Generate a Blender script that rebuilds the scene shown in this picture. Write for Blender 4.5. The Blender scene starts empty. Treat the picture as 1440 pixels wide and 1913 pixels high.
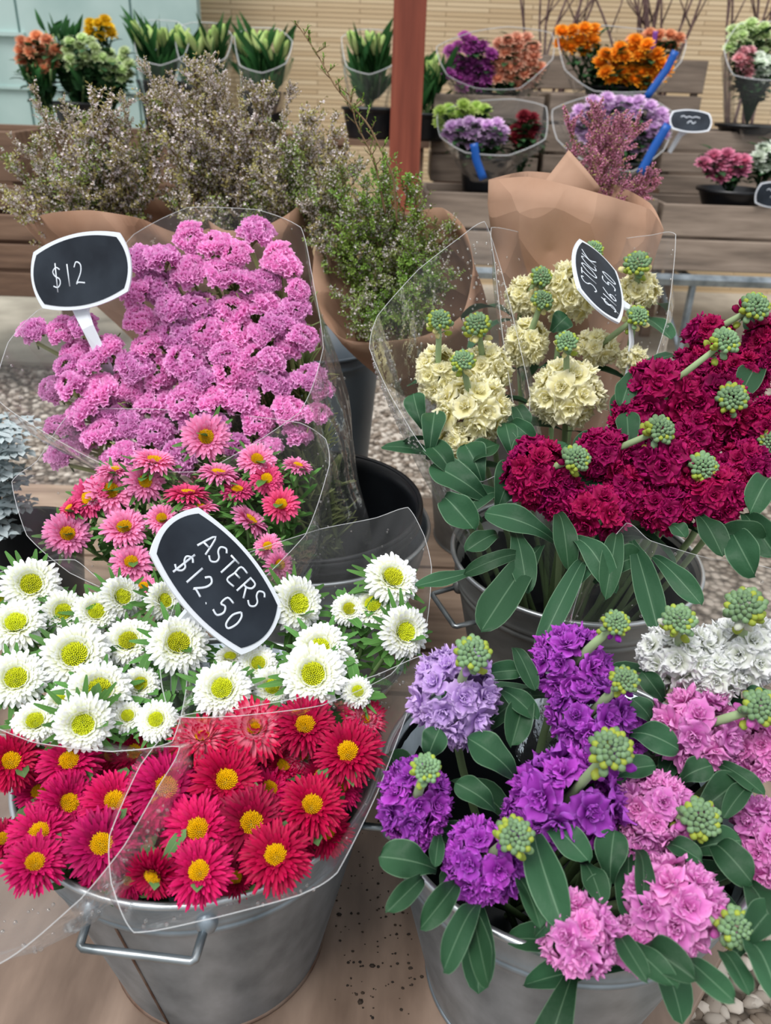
import bpy, math, random
from mathutils import Vector, Matrix, noise
R = random.Random(7)
PI = math.pi
SC = bpy.context.scene
COL = SC.collection
# ------------------------------------------------------------------ camera, world, sun, exposure
FPX, PITCH, ROLL, CAMH = 1500.0, math.radians(28.0), 0.035, 0.79
CAM = Vector((0, 0, CAMH))
FWD = Vector((0, math.cos(PITCH), -math.sin(PITCH)))
_up = Vector((0, math.sin(PITCH), math.cos(PITCH)))
_rt = Vector((1, 0, 0))
RT = _rt * math.cos(ROLL) + _up * math.sin(ROLL)
UP = _up * math.cos(ROLL) - _rt * math.sin(ROLL)
cd = bpy.data.cameras.new('camera')
cam = bpy.data.objects.new('camera', cd); COL.objects.link(cam)
cd.sensor_fit = 'VERTICAL'; cd.sensor_height = 24.0; cd.lens = 24.0 * FPX / 1913.0
cd.clip_start = 0.01
mw = Matrix((RT, UP, -FWD)).transposed().to_4x4(); mw.translation = CAM
cam.matrix_world = mw
cd.dof.use_dof = True; cd.dof.focus_distance = 0.78; cd.dof.aperture_fstop = 5.2
SC.camera = cam
SC.view_settings.view_transform = 'Standard'; SC.view_settings.look = 'None'
SC.view_settings.exposure = 0.22; SC.view_settings.gamma = 1.0
SC.cycles.transparent_max_bounces = 32; SC.cycles.max_bounces = 8
W = bpy.data.worlds.new('overcast_sky'); SC.world = W; W.use_nodes = True
nt = W.node_tree; nt.nodes.clear()
wo = nt.nodes.new('ShaderNodeOutputWorld'); bg = nt.nodes.new('ShaderNodeBackground')
tc = nt.nodes.new('ShaderNodeTexCoord'); sx = nt.nodes.new('ShaderNodeSeparateXYZ')
rp = nt.nodes.new('ShaderNodeValToRGB')
nt.links.new(tc.outputs['Generated'], sx.inputs[0]); nt.links.new(sx.outputs['Z'], rp.inputs[0])
rp.color_ramp.elements[0].position = 0.0; rp.color_ramp.elements[0].color = (0.42, 0.44, 0.45, 1)
rp.color_ramp.elements[1].position = 0.75; rp.color_ramp.elements[1].color = (1.0, 1.02, 1.05, 1)
nt.links.new(rp.outputs[0], bg.inputs[0]); bg.inputs[1].default_value = 0.98
nt.links.new(bg.outputs[0], wo.inputs[0])
sd = bpy.data.lights.new('veiled_sun', 'SUN'); sd.energy = 2.3; sd.angle = math.radians(25); sd.color = (1, 0.97, 0.93)
sun = bpy.data.objects.new('veiled_sun', sd); COL.objects.link(sun)
sun.rotation_euler = (math.radians(22), math.radians(-18), 0)

# ------------------------------------------------------------------ helpers
def ray(px, py):
    return FWD * FPX + RT * (px - 720.0) - UP * (py - 956.5)
def at(px, py, Y):
    d = ray(px, py); return CAM + d * (Y / d.y)
def atz(px, py, z):
    d = ray(px, py); return CAM + d * ((z - CAMH) / d.z)
def mpp(p):                       # metres per photo pixel at a point
    return (p - CAM).dot(FWD) / FPX
def rnd(a, b): return R.uniform(a, b)

class M:
    """collects geometry for ONE mesh object; t = along, e = across, r = random per piece"""
    def __init__(s): s.v = []; s.f = []; s.mi = []; s.t = []; s.e = []; s.r = []
    def grid(s, fn, nu, nv, mi=0, closed=False, r=None):
        b = len(s.v); rr = R.random() if r is None else r
        for i in range(nu + 1):
            for j in range(nv + (0 if closed else 1)):
                u = i / nu; w = j / nv
                s.v.append(tuple(fn(u, w))); s.t.append(u); s.e.append(abs(2 * w - 1)); s.r.append(rr)
        n = nv if closed else nv + 1
        for i in range(nu):
            for j in range(nv):
                a = b + i * n + j; c = b + i * n + (j + 1) % n
                s.f.append((a, c, c + n, a + n)); s.mi.append(mi)
    def tube(s, pts, rad, seg=6, mi=0, cap=True):
        pts = [Vector(p) for p in pts]; n = len(pts)
        if not hasattr(rad, '__len__'): rad = [rad] * n
        b = len(s.v); ref = Vector((0.13, 0.21, 0.97)); prev = None; rr = R.random()
        for i, p in enumerate(pts):
            d = (pts[min(i + 1, n - 1)] - pts[max(i - 1, 0)])
            if d.length < 1e-9: d = Vector((0, 0, 1))
            d.normalize()
            x = (prev - d * prev.dot(d)) if prev is not None else d.cross(ref)
            if x.length < 1e-6: x = d.cross(Vector((1, 0, 0)))
            x.normalize(); prev = x; y = d.cross(x)
            for k in range(seg):
                a = 2 * PI * k / seg
                s.v.append(tuple(p + (x * math.cos(a) + y * math.sin(a)) * rad[i])); s.t.append(i / max(1, n - 1)); s.e.append(0.5); s.r.append(rr)
        for i in range(n - 1):
            for k in range(seg):
                a = b + i * seg + k; c = b + i * seg + (k + 1) % seg
                s.f.append((a, c, c + seg, a + seg)); s.mi.append(mi)
        if cap:
            s.f.append(tuple(b + k for k in range(seg))[::-1]); s.mi.append(mi)
            s.f.append(tuple(b + (n - 1) * seg + k for k in range(seg))); s.mi.append(mi)
    def lathe(s, prof, seg=64, mi=0, c=(0, 0, 0)):
        c = Vector(c)
        def fn(u, w):
            i = min(int(round(u * (len(prof) - 1))), len(prof) - 1); r_, z_ = prof[i]; a = 2 * PI * w
            return c + Vector((r_ * math.cos(a), r_ * math.sin(a), z_))
        s.grid(fn, len(prof) - 1, seg, mi, True)
    def blob(s, c, rx, ry, rz, seg=8, ring=5, mi=0, rot=None, jit=0.0):
        c = Vector(c); k = rnd(0, 99)
        def fn(u, w):
            th = PI * (0.02 + 0.96 * u); a = 2 * PI * w
            p = Vector((rx * math.sin(th) * math.cos(a), ry * math.sin(th) * math.sin(a), rz * math.cos(th)))
            if jit: p *= 1 + jit * noise.noise(p / max(rx, ry, rz) * 1.6 + Vector((k, k, 0)))
            return c + (rot @ p if rot else p)
        s.grid(fn, ring, seg, mi, True)
        b = len(s.v) - (ring + 1) * seg
        s.f.append(tuple(b + i for i in range(seg))[::-1]); s.mi.append(mi)
        b = len(s.v) - seg
        s.f.append(tuple(b + i for i in range(seg))); s.mi.append(mi)
    def box(s, x0, x1, y0, y1, z0, z1, mi=0, mat=None):
        b = len(s.v); rr = R.random()
        for z in (z0, z1):
            for (x, y) in ((x0, y0), (x1, y0), (x1, y1), (x0, y1)):
                p = Vector((x, y, z)); p = mat @ p if mat else p
                s.v.append(tuple(p)); s.t.append(0.5); s.e.append(0.5); s.r.append(rr)
        for f in ((0, 3, 2, 1), (4, 5, 6, 7), (0, 1, 5, 4), (1, 2, 6, 5), (2, 3, 7, 6), (3, 0, 4, 7)):
            s.f.append(tuple(b + i for i in f)); s.mi.append(mi)
    def mesh(s, name, mats, smooth=True):
        me = bpy.data.meshes.new(name); me.from_pydata(s.v, [], s.f)
        for nm, dat in (('t', s.t), ('e', s.e), ('r', s.r)):
            a = me.attributes.new(nm, 'FLOAT', 'POINT'); a.data.foreach_set('value', dat)
        for m in (mats if isinstance(mats, (list, tuple)) else [mats]): me.materials.append(m)
        me.polygons.foreach_set('material_index', s.mi)
        me.polygons.foreach_set('use_smooth', [smooth] * len(me.polygons)); me.update()
        return me
    def build(s, name, mats, parent=None, smooth=True, **k):
        return put(name, s.mesh(name, mats, smooth), parent, **k)

def put(name, me, parent=None, mat=None, world=False, kind=None, label=None):
    o = bpy.data.objects.new(name, me); COL.objects.link(o)
    if parent is not None:
        o.parent = parent
        if world: o.matrix_parent_inverse = parent.matrix_basis.inverted()
    if mat is not None: o.matrix_basis = mat
    if kind: o['kind'] = kind
    if label: o['label'] = label
    return o
def tag(o, label, cat, group=None, kind=None):
    if label: o['label'] = label
    if cat: o['category'] = cat
    if group: o['group'] = group
    if kind: o['kind'] = kind
    return o
def empty(name, mat, label, cat, group=None):
    o = bpy.data.objects.new(name, None); COL.objects.link(o)
    o.empty_display_size = 0.01
    o.matrix_basis = mat if isinstance(mat, Matrix) else Matrix.Translation(mat)
    return tag(o, label, cat, group)
def frame(pos, z, spin=0.0, sc=1.0):
    z = Vector(z).normalized(); q = z.to_track_quat('Z', 'Y').to_matrix().to_4x4()
    return Matrix.Translation(pos) @ q @ Matrix.Rotation(spin, 4, 'Z') @ Matrix.Scale(sc, 4)
def bez(a, b, c, n):
    return [a * (1 - t) ** 2 + b * 2 * t * (1 - t) + c * t * t for t in [i / n for i in range(n + 1)]]

# ------------------------------------------------------------------ materials
def lin(c):
    return tuple((x / 255 / 12.92 if x / 255 <= 0.04045 else ((x / 255 + 0.055) / 1.055) ** 2.4) for x in c) + (1,)
def nodes(name):
    m = bpy.data.materials.new(name); m.use_nodes = True; t = m.node_tree; t.nodes.clear()
    out = t.nodes.new('ShaderNodeOutputMaterial'); return m, t, out
def N(t, typ, **kw):
    n = t.nodes.new('ShaderNode' + typ)
    for k, v in kw.items():
        if k in ('op',): n.operation = v
        elif hasattr(n, k) and k not in n.inputs: setattr(n, k, v)
        else: n.inputs[k].default_value = v
    return n
def petal(name, base, tip, edge=None, trans=0.3, rough=0.55, var=0.12, mid=0.5, bump=0.0, valv=0.25, rim=None):
    """petal or leaf: colour from base to tip (attribute t), pale margin (attribute e), variation per piece and plant"""
    m, t, out = nodes(name); L = t.links.new
    a = N(t, 'Attribute', attribute_name='t'); r = N(t, 'ValToRGB')
    r.color_ramp.elements[0].color = lin(base); r.color_ramp.elements[0].position = max(0, mid - 0.4)
    r.color_ramp.elements[1].color = lin(tip); r.color_ramp.elements[1].position = min(1, mid + 0.3)
    L(a.outputs['Fac'], r.inputs[0]); col = r.outputs[0]
    if edge:
        ae = N(t, 'Attribute', attribute_name='e'); re = N(t, 'ValToRGB'); cr = re.color_ramp
        cr.elements[0].position = 0.02; cr.elements[0].color = (0.4,) * 3 + (1,)
        cr.elements[1].position = 0.06; cr.elements[1].color = (0,) * 3 + (1,)
        e = cr.elements.new(0.93); e.color = (0,) * 3 + (1,)
        e = cr.elements.new(0.995); e.color = (0.75,) * 3 + (1,)
        L(ae.outputs['Fac'], re.inputs[0])
        mx = N(t, 'MixRGB'); mx.inputs[2].default_value = lin(edge)
        L(re.outputs[0], mx.inputs[0]); L(col, mx.inputs[1]); col = mx.outputs[0]
    if rim:      # pale ruffled margin of the petal
        ae = N(t, 'Attribute', attribute_name='e'); pe = N(t, 'Math', op='POWER'); pe.inputs[1].default_value = 5; L(ae.outputs['Fac'], pe.inputs[0])
        pt = N(t, 'Math', op='POWER'); pt.inputs[1].default_value = 9; L(a.outputs['Fac'], pt.inputs[0])
        mxm = N(t, 'Math', op='MAXIMUM'); L(pe.outputs[0], mxm.inputs[0]); L(pt.outputs[0], mxm.inputs[1])
        ml = N(t, 'Math', op='MULTIPLY'); ml.inputs[1].default_value = 0.6; L(mxm.outputs[0], ml.inputs[0])
        mx = N(t, 'MixRGB'); mx.inputs[2].default_value = lin(rim); L(ml.outputs[0], mx.inputs[0]); L(col, mx.inputs[1]); col = mx.outputs[0]
    ar = N(t, 'Attribute', attribute_name='r'); oi = N(t, 'ObjectInfo')
    ad = N(t, 'Math', op='ADD'); L(ar.outputs['Fac'], ad.inputs[0]); L(oi.outputs['Random'], ad.inputs[1])
    mr = N(t, 'MapRange'); mr.inputs[1].default_value = 0; mr.inputs[2].default_value = 2
    mr.inputs[3].default_value = 1 - valv; mr.inputs[4].default_value = 1 + valv; L(ad.outputs[0], mr.inputs[0])
    mh = N(t, 'MapRange'); mh.inputs[3].default_value = 0.5 - var * 0.05; mh.inputs[4].default_value = 0.5 + var * 0.03
    L(oi.outputs['Random'], mh.inputs[0])
    hs = N(t, 'HueSaturation'); L(mr.outputs[0], hs.inputs['Value']); L(mh.outputs[0], hs.inputs['Hue']); L(col, hs.inputs['Color'])
    p = N(t, 'BsdfPrincipled', Roughness=rough); L(hs.outputs[0], p.inputs['Base Color'])
    p.inputs['Specular IOR Level'].default_value = 0.18
    tr = N(t, 'BsdfTranslucent'); L(hs.outputs[0], tr.inputs[0])
    if bump:
        no = N(t, 'TexNoise'); no.inputs['Scale'].default_value = 260; tcn = N(t, 'TexCoord'); L(tcn.outputs['Object'], no.inputs['Vector'])
        bp = N(t, 'Bump', Strength=bump, Distance=0.001); L(no.outputs[0], bp.inputs['Height']); L(bp.outputs[0], p.inputs['Normal'])
    ms = N(t, 'MixShader'); ms.inputs[0].default_value = trans
    L(p.outputs[0], ms.inputs[1]); L(tr.outputs[0], ms.inputs[2]); L(ms.outputs[0], out.inputs[0])
    return m
def solid(name, c1, c2=None, scale=8, rough=0.6, metal=0.0, bump=0.0, stretch=(1, 1, 1), detail=6, dist=0.005, c3=None, lo=0.35, hi=0.65, obj=True, spec=0.5):
    m, t, out = nodes(name); L = t.links.new
    p = N(t, 'BsdfPrincipled', Roughness=rough, Metallic=metal); L(p.outputs[0], out.inputs[0])
    p.inputs['Specular IOR Level'].default_value = spec
    if c2 is None: p.inputs['Base Color'].default_value = lin(c1); 
    tcn = N(t, 'TexCoord'); mp = N(t, 'Mapping'); mp.inputs['Scale'].default_value = stretch
    L(tcn.outputs['Object'], mp.inputs[0]); no = N(t, 'TexNoise'); no.inputs['Scale'].default_value = scale; no.inputs['Detail'].default_value = detail
    L(mp.outputs[0], no.inputs['Vector'])
    if c2 is not None:
        r = N(t, 'ValToRGB'); r.color_ramp.elements[0].color = lin(c1); r.color_ramp.elements[0].position = lo
        r.color_ramp.elements[1].color = lin(c2); r.color_ramp.elements[1].position = hi
        if c3: e = r.color_ramp.elements.new(0.5 * (lo + hi)); e.color = lin(c3)
        L(no.outputs[0], r.inputs[0]); L(r.outputs[0], p.inputs['Base Color'])
    if bump:
        bp = N(t, 'Bump', Strength=bump, Distance=dist); L(no.outputs[0], bp.inputs['Height']); L(bp.outputs[0], p.inputs['Normal'])
    return m
def film(name='clear_film', haze=0.035, tint=(0.99, 0.992, 0.992, 1), refl=1.0):
    m, t, out = nodes(name); L = t.links.new
    tr = N(t, 'BsdfTransparent'); tr.inputs[0].default_value = tint
    gl = N(t, 'BsdfGlossy', Roughness=0.12); gl.inputs[0].default_value = (refl, refl, refl, 1)
    df = N(t, 'BsdfDiffuse'); df.inputs[0].default_value = (0.8, 0.82, 0.84, 1)
    lw = N(t, 'LayerWeight'); lw.inputs[0].default_value = 0.25
    tcn = N(t, 'TexCoord'); no = N(t, 'TexNoise'); no.inputs['Scale'].default_value = 16; no.inputs['Detail'].default_value = 5
    L(tcn.outputs['Object'], no.inputs['Vector']); bp = N(t, 'Bump', Strength=0.55, Distance=0.02); L(no.outputs[0], bp.inputs['Height'])
    L(bp.outputs[0], gl.inputs['Normal']); L(bp.outputs[0], lw.inputs['Normal'])
    f = N(t, 'Math', op='MULTIPLY'); L(lw.outputs['Fresnel'], f.inputs[0]); f.inputs[1].default_value = 0.5
    m1 = N(t, 'MixShader'); L(f.outputs[0], m1.inputs[0]); L(tr.outputs[0], m1.inputs[1]); L(gl.outputs[0], m1.inputs[2])
    m2 = N(t, 'MixShader'); m2.inputs[0].default_value = haze; L(m1.outputs[0], m2.inputs[1]); L(df.outputs[0], m2.inputs[2])
    L(m2.outputs[0], out.inputs[0]); return m
FILM = film(); FILM_EDGE = film('film_edge_glint', haze=0.35)  # the edge's stronger haze paints in the light caught along the film border
FILM_H = film('sky_sheen_film', haze=0.13)  # added diffuse grey stands in for the sky's sheen on this film
FILM_BG = film('clear_film_far', haze=0.05)
DROP = solid('water_drop', (225, 230, 232), rough=0.05, spec=1.0)
def drop_mat():
    m, t, out = nodes('water_drop'); L = t.links.new
    tr = N(t, 'BsdfTransparent'); gl = N(t, 'BsdfGlossy', Roughness=0.03); ms = N(t, 'MixShader'); lw = N(t, 'LayerWeight'); lw.inputs[0].default_value = 0.6
    L(lw.outputs['Facing'], ms.inputs[0]); L(tr.outputs[0], ms.inputs[1]); L(gl.outputs[0], ms.inputs[2]); L(ms.outputs[0], out.inputs[0]); return m
DROP = drop_mat()
LEAF = petal('stock_leaf', (34, 66, 44), (48, 86, 58), edge=(120, 152, 122), trans=0.12, rough=0.5, bump=0.3, valv=0.35)
ALEAF = petal('aster_leaf', (70, 112, 48), (84, 134, 66), edge=(140, 175, 110), trans=0.2, rough=0.5, valv=0.35)
ALEAF_D = petal('aster_leaf_dull', (62, 92, 48), (88, 122, 74), edge=(130, 155, 110), trans=0.15, rough=0.5, valv=0.35)
STEM = petal('green_stem', (84, 112, 62), (120, 150, 96), trans=0.05, rough=0.5)
PALE_STEM = petal('pale_stem', (118, 145, 96), (150, 172, 128), trans=0.08, rough=0.5)
BUD_B = petal('bud_bluegreen', (110, 142, 96), (166, 196, 168), trans=0.1, rough=0.6, valv=0.3)
BUD_Y = petal('bud_yellowgreen', (150, 172, 70), (222, 226, 96), trans=0.2, rough=0.5, valv=0.2)
RED = petal('crimson_aster_petal', (136, 0, 38), (176, 2, 66), trans=0.2, rough=0.5, valv=0.45, var=0.05)
REDP = petal('pink_white_aster_petal', (250, 176, 200), (190, 10, 70), trans=0.2, mid=0.38, valv=0.3)
MAG = petal('magenta_aster_petal', (164, 2, 66), (200, 20, 98), trans=0.22, valv=0.4, var=0.15)
PINK = petal('pink_aster_petal', (232, 110, 160), (246, 158, 204), trans=0.3, valv=0.25)
HOT = petal('hot_pink_aster_petal', (206, 46, 100), (232, 92, 146), trans=0.3, valv=0.25)
WHITE = petal('white_aster_petal', (228, 232, 150), (246, 248, 250), trans=0.3, valv=0.1, var=0.03, mid=0.42)
DISC_Y = petal('yellow_disc', (214, 160, 0), (255, 222, 20), trans=0.05, valv=0.25)
DISC_G = petal('green_yellow_disc', (206, 214, 16), (240, 242, 90), trans=0.1, valv=0.3)
STOCK = {
 'purple': petal('purple_stock', (120, 16, 138), (184, 74, 200), trans=0.22, valv=0.25, var=0.3, bump=0.3, rim=(200, 120, 226)),
 'lilac': petal('lilac_stock', (176, 134, 208), (212, 180, 236), trans=0.25, valv=0.15, bump=0.3, rim=(226, 204, 244)),
 'pink': petal('pink_stock', (206, 92, 180), (236, 150, 216), trans=0.25, valv=0.18, var=0.25, bump=0.3, rim=(248, 190, 232)),
 'white': petal('white_stock', (216, 222, 200), (244, 246, 248), trans=0.25, valv=0.06, var=0.02, bump=0.3),
 'yellow': petal('cream_stock', (244, 236, 160), (255, 252, 222), trans=0.36, valv=0.08, var=0.04, bump=0.3, rim=(255, 253, 232)),
 'crimson': petal('crimson_stock', (108, 0, 42), (158, 6, 80), trans=0.15, valv=0.3, var=0.3, bump=0.3, rim=(198, 30, 110)),
}
STAT = petal('statice_petal', (228, 120, 196), (250, 186, 234), trans=0.4, valv=0.2, var=0.2)
STATG = petal('statice_calyx', (96, 118, 66), (150, 160, 104), trans=0.1, valv=0.3)
def kraft_mat():
    m, t, out = nodes('kraft_paper'); L = t.links.new
    tcn = N(t, 'TexCoord'); n1 = N(t, 'TexNoise'); n1.inputs['Scale'].default_value = 7; n1.inputs['Detail'].default_value = 8
    L(tcn.outputs['Object'], n1.inputs['Vector']); r = N(t, 'ValToRGB'); r.color_ramp.elements[0].position = 0.35; r.color_ramp.elements[1].position = 0.7
    r.color_ramp.elements[0].color = lin((164, 124, 98)); r.color_ramp.elements[1].color = lin((194, 158, 134)); L(n1.outputs[0], r.inputs[0])
    vo = N(t, 'TexVoronoi'); vo.inputs['Scale'].default_value = 13; L(tcn.outputs['Object'], vo.inputs['Vector'])
    p = N(t, 'BsdfPrincipled', Roughness=0.75); L(r.outputs[0], p.inputs['Base Color'])
    bp = N(t, 'Bump', Strength=0.45, Distance=0.035); L(vo.outputs['Distance'], bp.inputs['Height']); L(bp.outputs[0], p.inputs['Normal'])
    tr = N(t, 'BsdfTranslucent'); L(r.outputs[0], tr.inputs[0]); ms = N(t, 'MixShader'); ms.inputs[0].default_value = 0.2
    L(p.outputs[0], ms.inputs[1]); L(tr.outputs[0], ms.inputs[2]); L(ms.outputs[0], out.inputs[0]); return m
KRAFT = kraft_mat()
GALV = solid('galvanised_steel', (112, 124, 132), (176, 188, 198), scale=22, rough=0.42, metal=0.8, bump=0.12, stretch=(1, 1, .6), dist=0.004, lo=0.3, hi=0.72, detail=9)
GALV_D = solid('dull_grey_steel', (92, 94, 94), (142, 144, 142), scale=7, rough=0.55, metal=0.6, bump=0.15, stretch=(1, 1, 2), detail=8)
RIMM = solid('bright_rim_steel', (170, 176, 180), (205, 210, 214), scale=20, rough=0.35, metal=0.8)
WIRE = solid('handle_wire', (120, 128, 132), (165, 172, 176), scale=30, rough=0.35, metal=0.85)
RUST = solid('rusty_hem', (96, 66, 50), (128, 110, 98), scale=30, rough=0.7, metal=0.3)
BLACKP = solid('black_plastic', (14, 16, 20), (24, 27, 32), scale=10, rough=0.35)
BLUEP = solid('blue_grey_plastic', (88, 104, 118), (110, 126, 138), scale=6, rough=0.4)
def wood(name, a, b, c=None, sx=(1, 14, 14), scale=3, bump=0.35):
    return solid(name, a, b, scale=scale, rough=0.7, bump=bump, stretch=sx, detail=9, dist=0.004, lo=0.28, hi=0.74, c3=c)
PLY = solid('wet_plywood', (92, 74, 62), (158, 136, 120), scale=5, rough=0.45, bump=0.25, stretch=(3.5, 1, 1), detail=12, lo=0.3, hi=0.72, c3=(126, 106, 92))
PLANK = wood('weathered_plank', (120, 100, 84), (168, 146, 126), (148, 126, 108), sx=(1, 9, 9), scale=5)
CRATE = wood('crate_timber', (104, 92, 82), (162, 146, 132), (136, 121, 108), sx=(1, 10, 10), scale=4)
CRATE_D = wood('dark_crate_timber', (88, 66, 52), (140, 112, 92), (116, 90, 72), sx=(1, 10, 10), scale=4)
POST = wood('red_brown_post', (108, 48, 32), (152, 80, 58), (130, 62, 44), sx=(10, 10, 0.8), scale=3)
SIGNB = solid('chalkboard_face', (30, 35, 43), (48, 55, 64), scale=14, rough=0.6, bump=0.05, spec=0.15)
SIGNW = solid('white_plastic', (222, 228, 236), rough=0.4)
CHALK = solid('chalk_ink', (214, 222, 232), rough=0.8)
CONC = solid('concrete', (150, 142, 130), (182, 174, 160), scale=5, rough=0.85, bump=0.2, detail=8)
SOIL = solid('potting_soil', (26, 20, 16), (60, 46, 34), scale=60, rough=0.9)
TWIG = petal('brown_twig', (120, 96, 72), (150, 124, 96), trans=0.0, rough=0.8)
TWIG_P = solid('purple_brown_twig', (84, 60, 60), (130, 104, 100), scale=40, rough=0.7)
HLEAF = petal('heath_leaf', (84, 96, 46), (136, 154, 80), trans=0.2, valv=0.5, var=0.5)
HLEAF2 = petal('bright_heath_leaf', (78, 112, 40), (136, 172, 76), trans=0.2, valv=0.4, var=0.4)
HBR = petal('heath_dull_leaf', (116, 108, 60), (158, 150, 96), trans=0.15, valv=0.5, var=0.4)
HFL = petal('heath_blossom', (240, 208, 218), (255, 250, 252), trans=0.3, valv=0.15)
HFP = petal('pink_heath_blossom', (170, 84, 120), (226, 160, 190), trans=0.3, valv=0.3)

# ------------------------------------------------------------------ setting
def structure(name, o): o['kind'] = 'structure'; return o
GZ = -0.20
def ground():
    m, t, out = nodes('gravel'); L = t.links.new
    tcn = N(t, 'TexCoord'); v = N(t, 'TexVoronoi'); v.inputs['Scale'].default_value = 55; L(tcn.outputs['Object'], v.inputs['Vector'])
    r = N(t, 'ValToRGB'); cr = r.color_ramp; cr.elements[0].color = lin((104, 92, 80)); cr.elements[1].color = lin((170, 160, 148))
    sp = N(t, 'SeparateColor'); L(v.outputs['Color'], sp.inputs[0]); L(sp.outputs[0], r.inputs[0])
    r2 = N(t, 'ValToRGB'); r2.color_ramp.elements[0].color = (1, 1, 1, 1); r2.color_ramp.elements[0].position = 0.35
    r2.color_ramp.elements[1].color = (0.25, 0.23, 0.2, 1); r2.color_ramp.elements[1].position = 0.75; L(v.outputs['Distance'], r2.inputs[0])
    mx = N(t, 'MixRGB', blend_type='MULTIPLY'); mx.inputs[0].default_value = 1; L(r.outputs[0], mx.inputs[1]); L(r2.outputs[0], mx.inputs[2])
    p = N(t, 'BsdfPrincipled', Roughness=0.8); L(mx.outputs[0], p.inputs['Base Color'])
    bp = N(t, 'Bump', Strength=0.8, Distance=0.012, invert=True); L(v.outputs['Distance'], bp.inputs['Height']); L(bp.outputs[0], p.inputs['Normal'])
    L(p.outputs[0], out.inputs[0])
    b = M(); b.box(-4, 4, -0.5, 2.95, GZ - 0.05, GZ); structure('', b.build('ground', m, smooth=False))
    b = M(); b.box(-4, 4, 2.95, 6, GZ - 0.05, GZ + 0.015); structure('', b.build('floor', CONC, smooth=False))
ground()
# loose pebbles near the camera and in the gap between the buckets
PEB = petal('pebble', (118, 106, 94), (186, 178, 168), trans=0.0, rough=0.7, valv=0.3)
b = M()
def pebble(x, y, s):
    rt = Matrix.Rotation(rnd(0, 6.3), 3, 'Z') @ Matrix.Rotation(rnd(-.4, .4), 3, 'X')
    n0 = len(b.v)
    b.blob((x, y, GZ + s * 0.2), s, s * rnd(.6, .9), s * rnd(.4, .6), 8, 5, rot=rt, jit=0.35)
    tt = rnd(0, 1)
    for i in range(n0, len(b.v)): b.t[i] = tt
for i in range(2600): pebble(rnd(.28, 1.05), rnd(.30, 1.25), rnd(.008, .015))
for i in range(2600): pebble(rnd(-.25, .35), rnd(1.55, 2.9), rnd(.008, .014))
for i in range(1500): pebble(rnd(-1.7, -.7), rnd(1.7, 2.9), rnd(.008, .014))
tag(b.build('gravel_pebbles', PEB), 'pale grey and tan gravel pebbles covering the ground around the wooden platform', 'gravel', kind='stuff')
# back screens
def bamboo():
    m, t, out = nodes('bamboo_screen'); L = t.links.new
    tcn = N(t, 'TexCoord'); sp = N(t, 'SeparateXYZ'); L(tcn.outputs['Object'], sp.inputs[0]); cb = N(t, 'CombineXYZ')
    L(sp.outputs['X'], cb.inputs[0]); L(sp.outputs['Z'], cb.inputs[1])
    br = N(t, 'TexBrick'); L(cb.outputs[0], br.inputs[0]); br.inputs['Scale'].default_value = 1
    br.inputs['Brick Width'].default_value = 0.42; br.inputs['Row Height'].default_value = 0.021; br.inputs['Mortar Size'].default_value = 0.0022
    br.inputs['Mortar Smooth'].default_value = 0.6
    br.inputs['Color1'].default_value = lin((226, 204, 168)); br.inputs['Color2'].default_value = lin((206, 180, 142)); br.inputs['Mortar'].default_value = lin((150, 120, 88))
    p = N(t, 'BsdfPrincipled', Roughness=0.6); L(br.outputs[0], p.inputs['Base Color'])
    bp = N(t, 'Bump', Strength=0.6, Distance=0.01, invert=True); L(br.outputs['Fac'], bp.inputs['Height']); L(bp.outputs[0], p.inputs['Normal'])
    L(p.outputs[0], out.inputs[0]); return m
b = M(); b.box(-3.5, 4.5, 4.6, 4.65, GZ, 2.4); structure('', b.build('wall_back', bamboo(), smooth=False))
YP = 4.25
pa = at(-500, 10, YP); pb = at(371, 30, YP)
PANEL = solid('pale_green_painted_boards', (158, 186, 182), (182, 206, 202), scale=3, rough=0.6, detail=4)
b = M(); xs = [pa.x, at(-160, 100, YP).x, at(43, 100, YP).x, at(248, 60, YP).x, pb.x]
for i in range(4): b.box(xs[i] + .006, xs[i + 1] - .006, YP, YP + .03, GZ, 2.4)
b.box(xs[0], xs[-1], YP + .02, YP + .05, GZ, 2.4)
zz = at(20, 62, YP).z; 
structure('', b.build('wall_left', PANEL, smooth=False))
b = M(); b.box(xs[0], at(47, 60, YP).x, YP - .02, YP, zz - .012, zz + .004); structure('', b.build('trim_1', PANEL, smooth=False))
z2 = at(300, 172, YP).z
b = M(); b.box(xs[0], pb.x, YP - .012, YP, z2 - .01, z2 + .002); structure('', b.build('trim_2', PANEL, smooth=False))
# post
def post():
    Yq = 3.12; a = at(757, 250, Yq); w = mpp(a) * 29
    c = a + Vector((0, w, 0))
    root = empty('timber_post', Vector((c.x, c.y, GZ)), 'square red-brown stained timber post rising between the flower displays', 'post')
    b = M()
    def fn(u, v):
        k = v * 4; i = int(k) % 4; cs = [(-1, -1), (1, -1), (1, 1), (-1, 1)]
        x0, y0 = cs[i]; x1, y1 = cs[(i + 1) % 4]; f = k - int(k)
        return Vector(((x0 + (x1 - x0) * f) * w, (y0 + (y1 - y0) * f) * w, u * 2.6))
    b.grid(fn, 12, 24, 0, True)
    o = b.build('post_shaft', POST, root, smooth=False)
    b = M(); b.box(-w * 1.25, w * 1.25, -w * 1.25, w * 1.25, 0, 0.02); b.build('base_plate', GALV_D, root, smooth=False)
post()

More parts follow.
